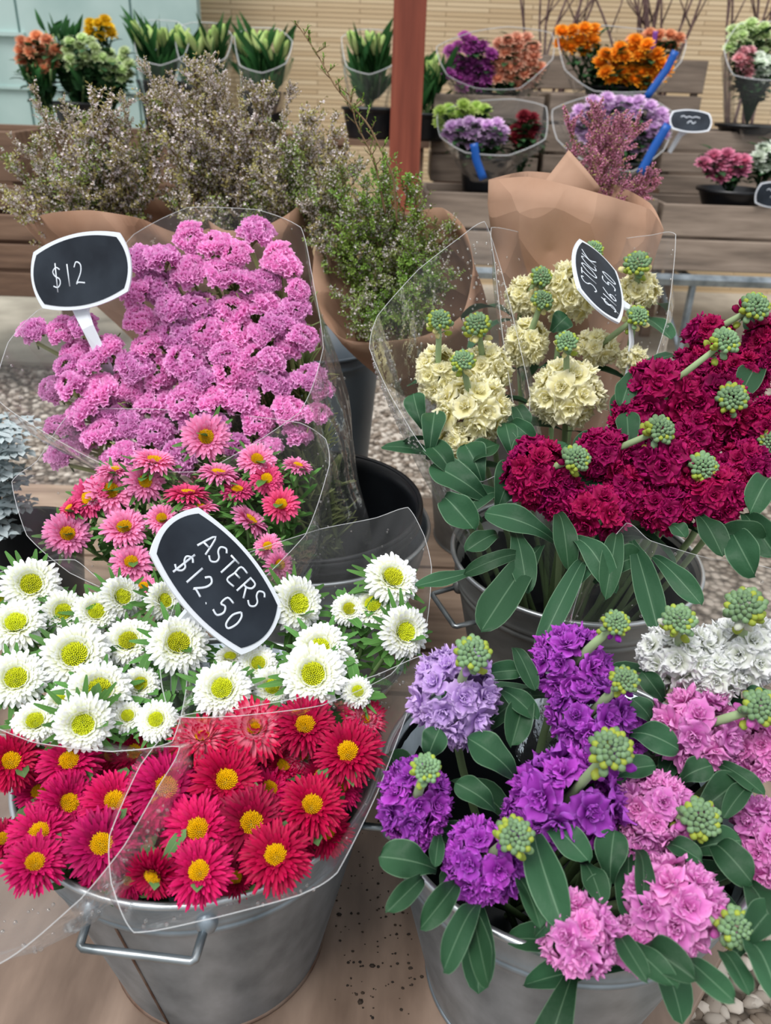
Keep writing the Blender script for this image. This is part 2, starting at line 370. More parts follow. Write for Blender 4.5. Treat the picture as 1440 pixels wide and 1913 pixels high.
# ------------------------------------------------------------------ crates, bench
def crate(name, x0, x1, y0, y1, z0, z1, n, mat, label, back=True):
    root = empty(name, Vector(((x0 + x1) / 2, (y0 + y1) / 2, z0)), label, 'crate', 'timber crates stacked as a flower stand')
    h = (z1 - z0) / n; cx = (x0 + x1) / 2; cy = (y0 + y1) / 2
    def pan(nm, X0, X1, Y0, Y1, horizontal=True):
        b = M()
        for i in range(n):
            d = rnd(-.002, .002)
            b.box(X0 - cx, X1 - cx, Y0 - cy + d, Y1 - cy + d, i * h + .006, (i + 1) * h - .006)
        o = b.build(nm, mat, root, smooth=False)
        bv = o.modifiers.new('bevel', 'BEVEL'); bv.width = .003; bv.segments = 2
    pan('front_slats', x0, x1, y0, y0 + .014); pan('back_slats', x0, x1, y1 - .014, y1)
    pan('side_slats', x0, x0 + .014, y0 + .016, y1 - .016); pan('side_slats', x1 - .014, x1, y0 + .016, y1 - .016)
    for sx_ in (x0 + .03, x1 - .03):
        b = M(); b.box(sx_ - cx - .014, sx_ - cx + .014, y0 - cy + .016, y0 - cy + .04, 0, z1 - z0 - .01); b.build('corner_batten', mat, root, smooth=False)
    b = M()
    for k in range(5):
        ya = y0 + .02 + (y1 - y0 - .04) * k / 5; b.box(x0 - cx + .016, x1 - cx - .016, ya - cy, ya - cy + (y1 - y0 - .04) / 5 - .01, .002, .014)
    b.build('bottom_slats', mat, root, smooth=False)
    return root
def crate_px(name, px0, px1, pyt, pyb, Y, dep, n, mat, label):
    pm = (px0 + px1) / 2
    a = at(px0, pyt + (px0 - pm) * ROLL, Y); c = at(px1, pyt + (px1 - pm) * ROLL, Y); zt = at(pm, pyt, Y).z; zb = at(pm, pyb, Y).z
    return crate(name, a.x, c.x, Y, Y + dep, zb, zt, n, mat, label), zt, zb
Y1, Y2 = 3.20, 3.58
_, zt1, zb1 = crate_px('wooden_crate', 793, 1232, 362, 502, Y1, .33, 2, CRATE, 'low timber crate under the lime and lilac bunches, directly right of the post')
_, ztr, _ = crate_px('wooden_crate', 1242, 1620, 384, 514, Y1, .33, 2, CRATE, 'low timber crate at right carrying the black pot of pink carnations')
crate_px('wooden_crate', 1246, 1640, 246, 372, Y2, .34, 3, CRATE, 'upper timber crate at right carrying the wrapped snapdragons')
crate_px('wooden_crate', 1030, 1232, 175, 345, Y2, .34, 3, CRATE, 'upper timber crate behind the lilac chrysanthemum bunch')
crate_px('wooden_crate', 812, 1018, 175, 345, Y2, .34, 3, CRATE, 'upper timber crate behind the lime green blooms, next to the post')
crate_px('wooden_crate', 985, 1325, 105, 238, Y2 + .40, .34, 2, CRATE, 'topmost timber crate behind the orange chrysanthemum bunch')
crate_px('wooden_crate', -380, 28, 235, 385, 2.75, .4, 3, CRATE_D, 'dark timber crate stacked at the left edge of the display, upper one')
crate_px('wooden_crate', -380, 95, 392, 552, 2.55, .42, 3, CRATE_D, 'dark timber crate at the left edge, bottom one resting on the concrete')
crate_px('wooden_crate', 70, 560, 252, 400, 3.42, .5, 3, CRATE_D, 'dark timber crate low behind the heath, holding the black buckets of lilies and alstroemeria')
# shelves that carry the raised crates
def stand(x0, x1, y0, y1, z, label):
    root = empty('display_shelf', Vector(((x0 + x1) / 2, (y0 + y1) / 2, GZ)), label, 'shelf', 'timber shelves under the raised crates')
    b = M(); n = 4
    for k in range(n): b.box(x0, x1, y0 + (y1 - y0) * k / n, y0 + (y1 - y0) * (k + 1) / n - .012, z - .022, z - .001)
    b.build('shelf_boards', CRATE_D, root, smooth=False, world=True)
    for x in (x0 + .04, x1 - .04):
        for y in (y0 + .05, y1 - .06):
            b = M(); b.box(x - .02, x + .02, y - .02, y + .02, GZ + .015, z - .0225); b.build('leg', CRATE_D, root, smooth=False, world=True)
for (a, c, py_, Yq, d, lb) in ((812, 1232, 345, Y2, .35, 'timber shelf hidden behind the low crates, carrying the two middle upper crates'), (985, 1325, 238, Y2 + .40, .35, 'tall timber shelf at the back carrying the topmost crate'),
                          (1240, 1640, 372, Y2, .35, 'timber shelf at right carrying the snapdragon crate'), (610, 802, 262, 3.5, .3, 'timber shelf behind the post carrying two black buckets of lilies'), (70, 560, 400, 3.42, .5, 'timber shelf low behind the heath carrying a dark crate')):
    pm = (a + c) / 2; stand(at(a, py_ + (a - pm) * ROLL, Yq).x, at(c, py_ + (c - pm) * ROLL, Yq).x, Yq, Yq + d, at(pm, py_, Yq).z, lb)
# steel bench under the right crates
def bench():
    a = at(790, 505, Y1 - .02); c = at(1620, 540, Y1 - .02); zr = at(1250, 522, Y1 - .02).z
    root = empty('steel_bench', Vector((1.0, Y1 + .3, GZ)), 'low grey steel bench frame carrying the timber crates', 'bench')
    def tb(nm, p, q, w=.012):
        b = M(); b.tube([p, q], w * 1.2, 4); b.build(nm, GALV, root, smooth=False, world=True)
    for yy in (Y1 - .02, Y1 + .75): tb('rail', Vector((a.x, yy, zr)), Vector((c.x + .6, yy, zr)), .018)
    for px in (840, 1290, 1800):
        x = at(px, 560, Y1 - .02).x
        for yy in (Y1 - .01, Y1 + .74): tb('leg', Vector((x, yy, zr)), Vector((x, yy, GZ + .0155)))
        tb('cross_brace', Vector((x, Y1 + .74, zr)), Vector((x, Y1 - .01, zr)), .01)
    for px in (1245,):
        x = at(px, 560, Y1).x; tb('cross_brace', Vector((x, Y1 + .2, zr)), Vector((at(1285, 620, Y1).x, Y1, GZ + .03)), .008)
bench()

# ------------------------------------------------------------------ wooden platform
def slab(name, poly, z0, z1, mat, label, cat='board', group=None):
    b = M(); n = len(poly)
    for z in (z0, z1):
        for (x, y) in poly: b.v.append((x, y, z)); b.t.append(.5); b.e.append(.5); b.r.append(.5)
    b.f.append(tuple(range(n))[::-1]); b.f.append(tuple(range(n, 2 * n))); b.mi += [0, 0]
    for i in range(n): b.f.append((i, (i + 1) % n, n + (i + 1) % n, n + i)); b.mi.append(0)
    o = b.build(name, mat, smooth=False); bv = o.modifiers.new('bevel', 'BEVEL'); bv.width = .002; bv.segments = 2
    return tag(o, label, cat, group)
e1 = atz(1318, 1818, 0); e2 = atz(1271, 1910, 0); dd = (e1 - e2).normalized()
q0 = e2 - dd * .35; q1 = e2 + dd * .62
slab('plywood_board', [(-1.3, q0.y), (q0.x, q0.y), (q1.x, min(q1.y, .915)), (-1.3, .915)], -.018, 0, PLY, 'wet brown plywood sheet under the two front metal buckets')
for i, (ya, yb, lb) in enumerate(((.925, 1.02, 'narrow weathered plank just behind the plywood sheet'), (1.03, 1.27, 'wide weathered plank under the black-lined bucket'), (1.28, 1.56, 'weathered plank at the far side of the platform'))):
    slab('wooden_plank', [(-1.1, ya), (.5, ya), (.5, yb), (-1.1, yb)], -.02, 0, PLANK, lb, 'plank', 'planks of the platform')
for x in (-.9, -.3, .2):
    b = M(); b.box(x, x + .09, .3, 1.54, GZ, -.0205); tag(b.build('platform_bearer', PLANK, smooth=False), 'timber bearer holding up the platform boards', 'bearer', 'bearers under the platform')
b = M()
for i in range(190):
    p = atz(rnd(625, 770), rnd(1600, 1913), 0) if i < 100 else atz(rnd(640, 900), rnd(1500, 1900), 0)
    s = rnd(.0005, .0018) * (1 if R.random() < .85 else 1.8)
    b.blob((p.x, p.y, s * .4), s, s * rnd(.5, 1), s * .6, 6, 4, jit=.5)
tag(b.build('soil_crumbs', SOIL), 'dark crumbs of potting soil scattered on the plywood between the buckets', 'soil', kind='stuff')

# ------------------------------------------------------------------ buckets
def bucket(name, cx, cy, R0, rb, h, mat, label, z=0.0, handles=(), rust=False, ridges=(.035, .045), seam=None, rimmat=None, cat='bucket', lined=False):
    root = empty(name, Vector((cx, cy, z)), label, cat)
    def rr(zz): return rb + (R0 - rb) * zz / h
    prof = [(0.001, .008), (rb - .004, .008), (rb - .003, 0), (rb, 0), (rb + .0015, .006), (rr(.008), .008)]
    zz = .02
    zs = [i * (h - .01) / 26 for i in range(1, 27)]
    for q in zs:
        bump = 0
        for d in ridges:
            x = (h - d - q) / .004
            bump += .0022 * math.exp(-x * x)
        prof.append((rr(q) + bump, q))
    extra = []
    for d in ridges:
        for k in (-.006, -.003, 0, .003, .006):
            q = h - d + k; extra.append((rr(q) + .0024 * math.exp(-(k / .0035) ** 2), q))
    prof = prof[:6] + sorted([p for p in prof[6:] if all(abs(p[1] - (h - d)) > .008 for d in ridges)] + extra, key=lambda p: p[1])
    prof += [(R0 - .001, h - .003), (R0 - .0035, h - .003), (rr(h * .5) - .0035, h * .5), (rb - .003, .012), (.001, .012)]
    b = M(); b.lathe(prof, 96); b.build('bucket_body', mat, root)
    if lined:
        b = M(); b.lathe([(.002, .016), (rb - .005, .016), (rr(h * .5) - .006, h * .5), (R0 - .007, h - .022), (R0 - .006, h - .008)], 72); b.build('dark_lining', BLACKP, root)
    b = M(); b.tube([Vector((R0 * math.cos(a), R0 * math.sin(a), h)) for a in [i * 2 * PI / 96 for i in range(97)]], .0032, 8, cap=False)
    b.build('rolled_rim', rimmat or RIMM, root)
    b = M(); b.tube([Vector((rb * math.cos(a), rb * math.sin(a), .0025)) for a in [i * 2 * PI / 72 for i in range(73)]], .003, 6, cap=False)
    b.build('base_hem', RUST if rust else mat, root)
    if seam is not None:
        b = M(); b.tube([Vector(((rr(q) + .0004) * math.cos(seam), (rr(q) + .0004) * math.sin(seam), q)) for q in (.004, h * .4, h * .7, h - .05)], .0011, 5); b.build('side_seam', RUST if rust else mat, root)
    for (az, hz, out_, drop, half) in handles:
        c = Vector((math.cos(az), math.sin(az), 0)); s_ = Vector((-math.sin(az), math.cos(az), 0)); r0 = rr(hz)
        aa = half / r0
        A = Vector((math.cos(az - aa) * r0, math.sin(az - aa) * r0, hz)); B = Vector((math.cos(az + aa) * r0, math.sin(az + aa) * r0, hz))
        A2 = c * (r0 + out_) - s_ * half * .95 + Vector((0, 0, hz - drop)); B2 = c * (r0 + out_) + s_ * half * .95 + Vector((0, 0, hz - drop))
        pts = [A]
        for P0, P1, P2 in ((A, A2, (A2 + B2) / 2), ((A2 + B2) / 2, B2, B)):
            pts += [P1.lerp(P0, .25), P1.lerp(P0, .06), P1.lerp(P2, .06), P1.lerp(P2, .25)]
        pts.append(B)
        b = M(); b.tube(pts, .0034, 8); hd = b.build('handle', WIRE, root)
        for P in (A, B):
            b = M(); b.blob(P, .009, .009, .011, 10, 6); b.build('handle_ear', mat, hd)
    return root
az_red = math.radians(265)
bucket('metal_bucket', -.157, .54, .16, .106, .255, GALV, 'galvanised metal bucket on the plywood holding the red asters', handles=[(az_red, .226, .020, .008, .046), (az_red + PI, .226, .02, .008, .046)], rust=True, seam=math.radians(254))
bucket('metal_bucket', .165, .51, .16, .106, .255, GALV, 'galvanised metal bucket at bottom right holding purple and pink stock', lined=True, handles=[(math.radians(172), .215, .022, .004, .04), (math.radians(-8), .215, .022, .004, .04)])
bucket('metal_bucket', .25, .91, .16, .106, .255, GALV_D, 'dull grey metal bucket holding the crimson stock and its drooping leaves', lined=True, handles=[(math.radians(200), .205, .034, .004, .04), (math.radians(20), .205, .034, .004, .04)])
bk = bucket('metal_bucket', -.10, .97, .16, .106, .255, GALV, 'galvanised metal bucket with a loose black liner pot inside', handles=[(math.radians(100), .21, .02, .0, .04)])
bucket('metal_bucket', .215, 1.40, .155, .115, .33, GALV_D, 'tall dull metal bucket standing behind the cream stock sleeve')
bucket('plastic_bucket', -.15, 1.48, .13, .10, .36, BLUEP, 'blue-grey plastic bucket behind the pink statice sleeve', ridges=(.02,), rimmat=BLUEP)
# loose black liner, tilted, standing inside the galvanised bucket
def liner():
    root = empty('black_liner_pot', Matrix.Translation((-.098, .975, .03)) @ Matrix.Rotation(math.radians(3), 4, 'X'), 'black plastic liner pot standing inside a galvanised bucket, mostly empty', 'pot')
    b = M(); r0, rb, h = .143, .092, .262
    prof = [(.001, .0), (rb, 0)] + [(rb + (r0 - rb) * k / 12, h * k / 12) for k in range(1, 12)] + [(r0 + .003, h - .02), (r0 + .005, h - .018), (r0 + .005, h), (r0 - .003, h), (r0 - .004, h - .02), (rb - .004, .004), (.001, .004)]
    b.lathe(prof, 80); b.build('pot_body', BLACKP, root)
    b = M(); b.tube([Vector(((r0 + .002) * math.cos(a), (r0 + .002) * math.sin(a), h)) for a in [i * 2 * PI / 80 for i in range(81)]], .0036, 8, cap=False); b.build('pot_rim', BLACKP, root)
liner()

# ------------------------------------------------------------------ blooms (shared meshes)
def strip(b, ang, r0, L, w, elev, curl, pw=3.0, z0=0.0, mi=0, nl=4, cup=.25, wob=0.0, twist=0):
    ca, sa = math.cos(ang), math.sin(ang); k1 = rnd(-1, 1) * wob
    pts = [(r0, z0)]; e = elev; ds = L / nl
    for i in range(nl):
        pts.append((pts[-1][0] + math.cos(e) * ds, pts[-1][1] + math.sin(e) * ds)); e += curl / nl
    def fn(u, v):
        u = 1 - (1 - u) ** 1.55; q = u * nl; i = min(int(q), nl - 1); rr_ = pts[i][0] + (pts[i + 1][0] - pts[i][0]) * (q - i); zz = pts[i][1] + (pts[i + 1][1] - pts[i][1]) * (q - i)
        wd = w * (0.35 + 0.65 * min(1, u * 2.2)) * math.sqrt(max(0.05, 1 - u ** pw)) * .5
        s_ = (v - .5) * 2; y = s_ * wd + k1 * u * u * L; z = zz + cup * abs(s_) * wd + twist * s_ * wd
        return (rr_ * ca - y * sa, rr_ * sa + y * ca, z)
    b.grid(fn, nl, 2, mi)
def disc(b, rad, n, hh, dome, mi=0, zo=0.0, jag=.3):
    for i in range(n):
        r_ = rad * math.sqrt((i + .5) / n); a = i * 2.39996; z = zo + dome * (1 - (r_ / rad) ** 2)
        s = rad * .95 / math.sqrt(n)
        rt = Vector((math.cos(a) * r_ * .7, math.sin(a) * r_ * .7, rad)).normalized().to_track_quat('Z', 'Y').to_matrix()
        b.blob((r_ * math.cos(a), r_ * math.sin(a), z), s, s, hh * rnd(1 - jag, 1 + jag), 5, 3, mi, rot=rt)
def head_mesh(kind, sd):
    R.seed(sd); p = M(); d = M(); lf = M()
    if kind in ('red', 'mag', 'redp'):
        rings = [(36, .20, .82, -.25, -.2), (36, .20, .80, -.06, -.3), (34, .20, .78, .10, -.25), (32, .20, .70, .30, -.25), (30, .20, .60, .52, -.25), (24, .22, .44, .78, -.2), (20, .24, .26, 1.0, -.2)]
        dr = .30
        if kind == 'redp': rings += [(16, .16, .40, 1.0, .5), (12, .1, .34, 1.2, .6)]; dr = .19
        for n, r0, L, el, cu in rings:
            for i in range(n): strip(p, 2 * PI * (i + rnd(-.3, .3)) / n, r0 * rnd(.9, 1.1), L * rnd(.8, 1.08), .115, el + rnd(-.16, .16), cu + rnd(-.35, .3), 4.5, wob=.12, cup=.5, z0=.02)
        disc(d, dr * .95, 130, .05, .07, zo=.07, jag=.6)
        for i in range(22): strip(lf, rnd(0, 6.3), .05, rnd(.55, .8), .2, rnd(-.9, -.25), rnd(.2, .7), 5, z0=-.12, cup=.1)
    elif kind == 'white':
        rings = [(28, .34, .68, -.30, -.2), (28, .34, .66, -.05, -.25), (28, .33, .58, .18, -.25), (28, .33, .50, .40, -.3), (28, .33, .40, .66, -.35), (26, .32, .28, .9, -.3), (24, .29, .2, 1.1, 0)]
        for n, r0, L, el, cu in rings:
            for i in range(n): strip(p, 2 * PI * (i + rnd(-.25, .25)) / n, r0, L * rnd(.86, 1.06), .17, el + rnd(-.12, .12), cu + rnd(-.35, .2), 7, wob=.05, cup=.4, z0=.02)
        disc(d, .33, 130, .06, .06, zo=.09, jag=.7)
        for i in range(18): strip(lf, 2 * PI * i / 18 + rnd(-.2, .2), .1, rnd(1.0, 1.55), .24, rnd(-.5, .0), rnd(-.3, .4), 2.5, z0=-.16, cup=.15)
    elif kind in ('pink', 'hot'):
        rings = [(24, .30, .72, -.14, -.2), (24, .30, .68, .08, -.25), (24, .30, .56, .34, -.25), (20, .28, .40, .65, -.2), (14, .28, .26, .95, -.1)]
        for n, r0, L, el, cu in rings:
            for i in range(n): strip(p, 2 * PI * (i + rnd(-.3, .3)) / n, r0, L * rnd(.85, 1.1), .165, el + rnd(-.16, .16), cu + rnd(-.35, .3), 6, wob=.06, cup=.4, z0=.02)
        disc(d, .30, 120, .05, .06, zo=.06, jag=.5)
        for i in range(16): strip(lf, 2 * PI * i / 16 + rnd(-.3, .3), .08, rnd(.9, 1.35), .22, rnd(-.6, .0), rnd(-.3, .5), 3, z0=-.16, cup=.15)
    pm = {'red': RED, 'mag': MAG, 'redp': REDP, 'white': WHITE, 'pink': PINK, 'hot': HOT}[kind]
    dm = DISC_G if kind == 'white' else DISC_Y
    lm = ALEAF_D if kind in ('red', 'mag', 'redp') else ALEAF
    return p.mesh('petals', pm), d.mesh('flower_disc', dm), lf.mesh('bract_leaves', lm)
HEADS = {k: [head_mesh(k, 10 * i + len(k) * 3 + ord(k[0])) for i in range(3)] for k in ('red', 'mag', 'redp', 'white', 'pink', 'hot')}
def stem_leaves(b, A, B, C, n, L, w, lo=.45, hi=.97):
    """leaves along the bezier stem A-B-C"""
    for i in range(n):
        t = lo + (hi - lo) * i / max(1, n - 1); p = A * (1 - t) ** 2 + B * 2 * t * (1 - t) + C * t * t
        a = i * 2.4 + rnd(-.4, .4); d = Vector((math.cos(a), math.sin(a), rnd(.2, .8))).normalized()
        leaf_into(b, p, p + d * L * rnd(.7, 1.15), w, d.cross(Vector((0, 0, 1))).cross(d) * -1 if False else Vector((0, 0, 1)), bend=rnd(-.1, .25), nl=4, nv=2)
def leaf_into(b, A, B, w, up, bend=.2, nl=7, nv=4, fold=.25, wave=.0, shape='strap', twist=0.0):
    A = Vector(A); B = Vector(B); d = B - A; L = d.length; dn = d.normalized(); n = Vector(up); n = n - dn * n.dot(dn)
    if n.length < 1e-4: n = dn.cross(Vector((1, 0, 0)))
    n.normalize(); s0 = dn.cross(n); ph = rnd(0, 6.3)
    def fn(u, v):
        x = (v - .5) * 2; u = 1 - (1 - u) ** 1.35
        if shape == 'strap': wd = w * .5 * (.18 + .82 * math.sin(min(1, u * 1.15 + .05) * PI / 2) ** 1.3) * math.sqrt(max(.0, 1 - max(0, (u - .6) / .4) ** 2.6))
        else: wd = w * .5 * math.sin(PI * min(1, (u * .96 + .04)) ** .8)
        tw = twist * u; s_ = s0 * math.cos(tw) + n * math.sin(tw)
        return A + d * u + n * (bend * L * 4 * u * (1 - u) * (1.2 - .4 * u)) + s_ * (x * wd) + n * (fold * abs(x) * wd + wave * w * math.sin(u * 11 + ph + x * 1.5) * abs(x))
    b.grid(fn, nl, nv)
def aster(kind, px, py, r, Y, root_pt, label, group, lean=None, cat='flower', stem_lv=4, sc=1.0):
    p = at(px, py, Y); rad = r * mpp(p) * {'red': 1.24, 'mag': 1.24, 'redp': 1.16, 'white': 1.14}.get(kind, 1.08) * sc
    toc = (CAM - p).normalized()
    n = toc * .75 + Vector((0, 0, 1)) * .5 + Vector((rnd(-.22, .22), rnd(-.15, .15), rnd(-.15, .15)))
    if lean: n = toc * lean[2] + RT * lean[0] + UP * lean[1]
    mt = frame(p, n, rnd(0, 6.3), rad); ro = empty('aster_flower', mt, label, cat, group)
    pm, dm, lm = HEADS[kind][R.randrange(3)]
    put('petals', pm, ro); put('flower_disc', dm, ro); put('bract_leaves', lm, ro)
    nn = Vector(n).normalized(); A = Vector(root_pt) + Vector((rnd(-.03, .03), rnd(-.03, .03), 0)); C = p - nn * rad * .15
    Bm = C.lerp(A, .35) - nn * .03 + Vector((0, 0, -.02))
    s = M(); s.tube(bez(A, Bm, C, 8), .0022, 6); so = s.build('stem', STEM, ro, world=True)
    if stem_lv:
        s = M(); stem_leaves(s, A, Bm, C, stem_lv * 4, .034, .011, .55, .98); s.build('leaves', ALEAF_D if kind in ('red', 'mag', 'redp') else ALEAF, so, world=False)
        # leaves share the stem's world frame
    return ro
def lerpY(py, a, b): return a[1] + (py - a[0]) * (b[1] - a[1]) / (b[0] - a[0])
G_RED = 'red and magenta asters in the front left bucket'; G_WH = 'white asters'; G_PK = 'pink asters'
RY = lambda py: lerpY(py, (1630, .385), (1340, .515))
WY = lambda py: lerpY(py, (1380, .475), (1080, .67))
KY = lambda py: lerpY(py, (1050, .735), (810, .85))
reds = [
 ('red', 20, 1422, 48, 'cut off by the left edge of the photo, topmost at that edge'), ('mag', 130, 1422, 52, 'just under the white aster sleeve at far left'),
 ('mag', 72, 1480, 38, 'small one between three larger blooms at far left'), ('mag', 128, 1500, 50, 'turned slightly right, left of the film fold'),
 ('mag', 75, 1555, 52, 'facing straight up in the far left cluster'), ('mag', 65, 1612, 50, 'lowest of the far left cluster'),
 ('red', 4, 1568, 36, 'half cut off by the left edge, low down'), ('red', 207, 1412, 34, 'dark one tucked below the white sleeve edge'),
 ('mag', 213, 1497, 52, 'seen through the folded film, upper one'), ('mag', 190, 1577, 58, 'seen through the folded film, lower one'),
 ('mag', 310, 1472, 60, 'large, right of the diagonal film fold'), ('redp', 378, 1378, 58, 'with green bracts showing below, top left of the right cluster'),
 ('redp', 475, 1362, 62, 'pale centred, below the big white bloom'), ('red', 570, 1355, 52, 'dark, at the top behind the pale small one'),
 ('redp', 682, 1343, 42, 'white and crimson, at the top right corner of the bunch'), ('red', 650, 1405, 56, 'dark, at the right end of the bunch'),
 ('redp', 567, 1415, 36, 'small and pale pink, in the middle of the upper row'), ('red', 423, 1458, 58, 'deep crimson, above the two central blooms'),
 ('mag', 503, 1475, 44, 'small centred, half buried in the middle'), ('mag', 370, 1550, 60, 'largest in the middle row of the right cluster'),
 ('red', 470, 1538, 60, 'right of the large central bloom'), ('red', 583, 1505, 55, 'right of centre with a clear yellow eye'),
 ('mag', 637, 1470, 38, 'small, partly hidden near the right film edge'), ('red', 515, 1598, 58, 'lowest at right above the bucket rim'),
 ('mag', 372, 1628, 55, 'lowest, touching the bucket rim'), ('red', 287, 1635, 46, 'dark, leaning left above the bucket handle'),
 ('redp', 277, 1527, 30, 'small and half open, beside the green leaves'), ('red', 612, 1555, 40, 'buried at the lower right'),
 ('red', 430, 1600, 40, 'deep among the others between the two lowest blooms'), ('red', 318, 1590, 36, 'buried left of the lowest bloom'),
 ('mag', 240, 1645, 32, 'blurred behind the film at the lower left'), ('mag', 180, 1640, 28, 'faint behind the film, below the two veiled blooms'),
 ('red', 250, 1405, 40, 'veiled by film below the white bunch'), ('red', 530, 1430, 36, 'buried between the upper blooms'),
 ('red', 600, 1450, 36, 'buried beside the dark right bloom'), ('red', 440, 1640, 34, 'dim, below the rim line in the middle'), ('red', 330, 1430, 34, 'buried under the bracted pale bloom'), ('red', 560, 1560, 40, 'behind the lowest right bloom'),
]
for k, x, y, r, h in reds:
    Yy = RY(y) - (.004 if r > 45 else -.02)
    L = None
    if h.startswith('with green bracts'): L = (-.1, .75, .45)
    if h.startswith('white and crimson'): L = (.45, .35, .8)
    if h.startswith('turned'): L = (.35, .1, .9)
    if h.startswith('dark, leaning'): L = (-.3, -.5, .7)
    if h.startswith('pale centred'): L = (.0, .45, .7)
    if h.startswith('small and half'): L = (-.2, .3, .7)
    col = {'red': 'deep crimson', 'mag': 'magenta red', 'redp': 'crimson and pale pink'}[k]
    aster(k, x, y, r, Yy, (-.157, .56, .03), col + ' aster, ' + h, G_RED, L, stem_lv=3)
whites = [
 (58, 1092, 48, 'topmost at the far left', None), (30, 1165, 48, 'cut by the left edge, second from top', None), (118, 1143, 38, 'between the top left bloom and its small neighbour', None),
 (180, 1143, 38, 'round and pale, in the top row', None), (228, 1115, 38, 'turned sideways, next to the black sign', (.5, .3, .8)), (306, 1122, 34, 'peeking from behind the black sign on its left', (.6, .2, .6)),
 (140, 1224, 58, 'largest of the left group', None), (240, 1198, 44, 'left of the bloom under the sign', None), (333, 1202, 52, 'directly under the lower left edge of the sign', (.1, .35, .8)),
 (30, 1268, 50, 'cut by the left edge, third down', None), (186, 1290, 55, 'wide open with layered petals, lower left group', None), (262, 1278, 33, 'dim, in shade behind two larger blooms', None),
 (66, 1348, 40, 'low at the left sleeve edge', None), (155, 1352, 50, 'lowest of the left group', (0, -.2, .9)), (238, 1338, 30, 'half hidden right of the lowest left bloom', None),
 (292, 1345, 36, 'seen through the film corner', None), (415, 1287, 50, 'with a ring of green leaves, between the two sleeves', None), (430, 1228, 28, 'small bud-like, pointed leaves in front', (.0, .7, .5)),
 (556, 1128, 48, 'right beside the sign edge', (.5, .1, .9)), (597, 1212, 48, 'behind the widest bloom of the right group', None), (585, 1260, 56, 'widest of the right group', (0, .2, .9)),
 (508, 1283, 36, 'small, left of the widest right bloom', None), (697, 1130, 40, 'raised, ringed by long green leaves', None), (733, 1080, 48, 'uppermost at right', (.35, .5, .8)),
 (756, 1180, 45, 'rightmost, next to the film edge', (.45, .0, .9)), (652, 1138, 30, 'half hidden left of the raised right bloom', None), (5, 1118, 24, 'sliver at the left edge', None),
 (482, 1240, 34, 'shaded, low behind the sign corner', None), (668, 1292, 28, 'pale, low at the right under the film', None), (112, 1306, 26, 'small, between the lower left blooms', None), (640, 1235, 26, 'hidden among leaves right of the widest bloom', None),
]
for x, y, r, h, L in whites:
    aster('white', x, y, r, WY(y) - (.006 if r > 44 else -.012), (-.12 if x > 350 else -.2, .60, .03), 'white aster with green-yellow eye, ' + h, G_WH, L, stem_lv=5, sc=1.03)
pinks = [
 ('pink', 385, 816, 44, 'topmost, standing alone', (0, .25, .9)), ('pink', 288, 860, 40, 'seen from the side, upper left', (.1, .85, .45)), ('pink', 207, 917, 45, 'wide open in the left cluster', None),
 ('pink', 270, 900, 38, 'facing left behind a green leaf', (.35, .3, .8)), ('hot', 165, 930, 40, 'hot pink, behind the wide left one', (-.4, .2, .6)), ('pink', 126, 997, 42, 'lowest at the far left', None),
 ('pink', 232, 985, 42, 'in the middle of the left cluster', None), ('pink', 245, 1050, 38, 'veiled by film above the white asters', None), ('pink', 302, 968, 30, 'shaded, left of the sign top', None),
 ('hot', 350, 922, 40, 'hot pink, seen from the side above the sign', (0, .9, .3)), ('pink', 372, 948, 36, 'curving over the top edge of the sign', (0, .9, .3)), ('pink', 408, 884, 38, 'flat, side-on, in the upper middle', (.1, .9, .4)),
 ('pink', 480, 858, 35, 'upper right with a yellow eye', (.1, .5, .8)), ('hot', 498, 894, 32, 'hot pink with a yellow eye, right side', (.1, .4, .8)), ('hot', 443, 915, 32, 'hot pink, low and half closed', (0, .7, .5)),
 ('hot', 525, 942, 34, 'hot pink, lowest with a clear yellow eye at right', (.05, .4, .8)), ('pink', 467, 972, 40, 'side-on beside the sign, pale', (.4, .5, .2)), ('pink', 522, 1055, 30, 'dim behind the film right of the sign', (.4, .2, .7)),
 ('pink', 500, 1020, 26, 'small and dim right of the sign', None), ('pink', 556, 870, 28, 'pale lilac pink at the top right', (.2, .8, .4)), ('pink', 268, 1095, 26, 'dim just above the white asters', None), ('pink', 215, 878, 32, 'behind the wide open left one', (0, .8, .4)), ('hot', 130, 950, 26, 'small hot pink at the far left side', (-.5, .4, .5)),
]
for k, x, y, r, h, L in pinks:
    aster(k, x, y, r, KY(y), (-.13, .93, .05), 'pink aster, ' + h, G_PK, L, stem_lv=6)

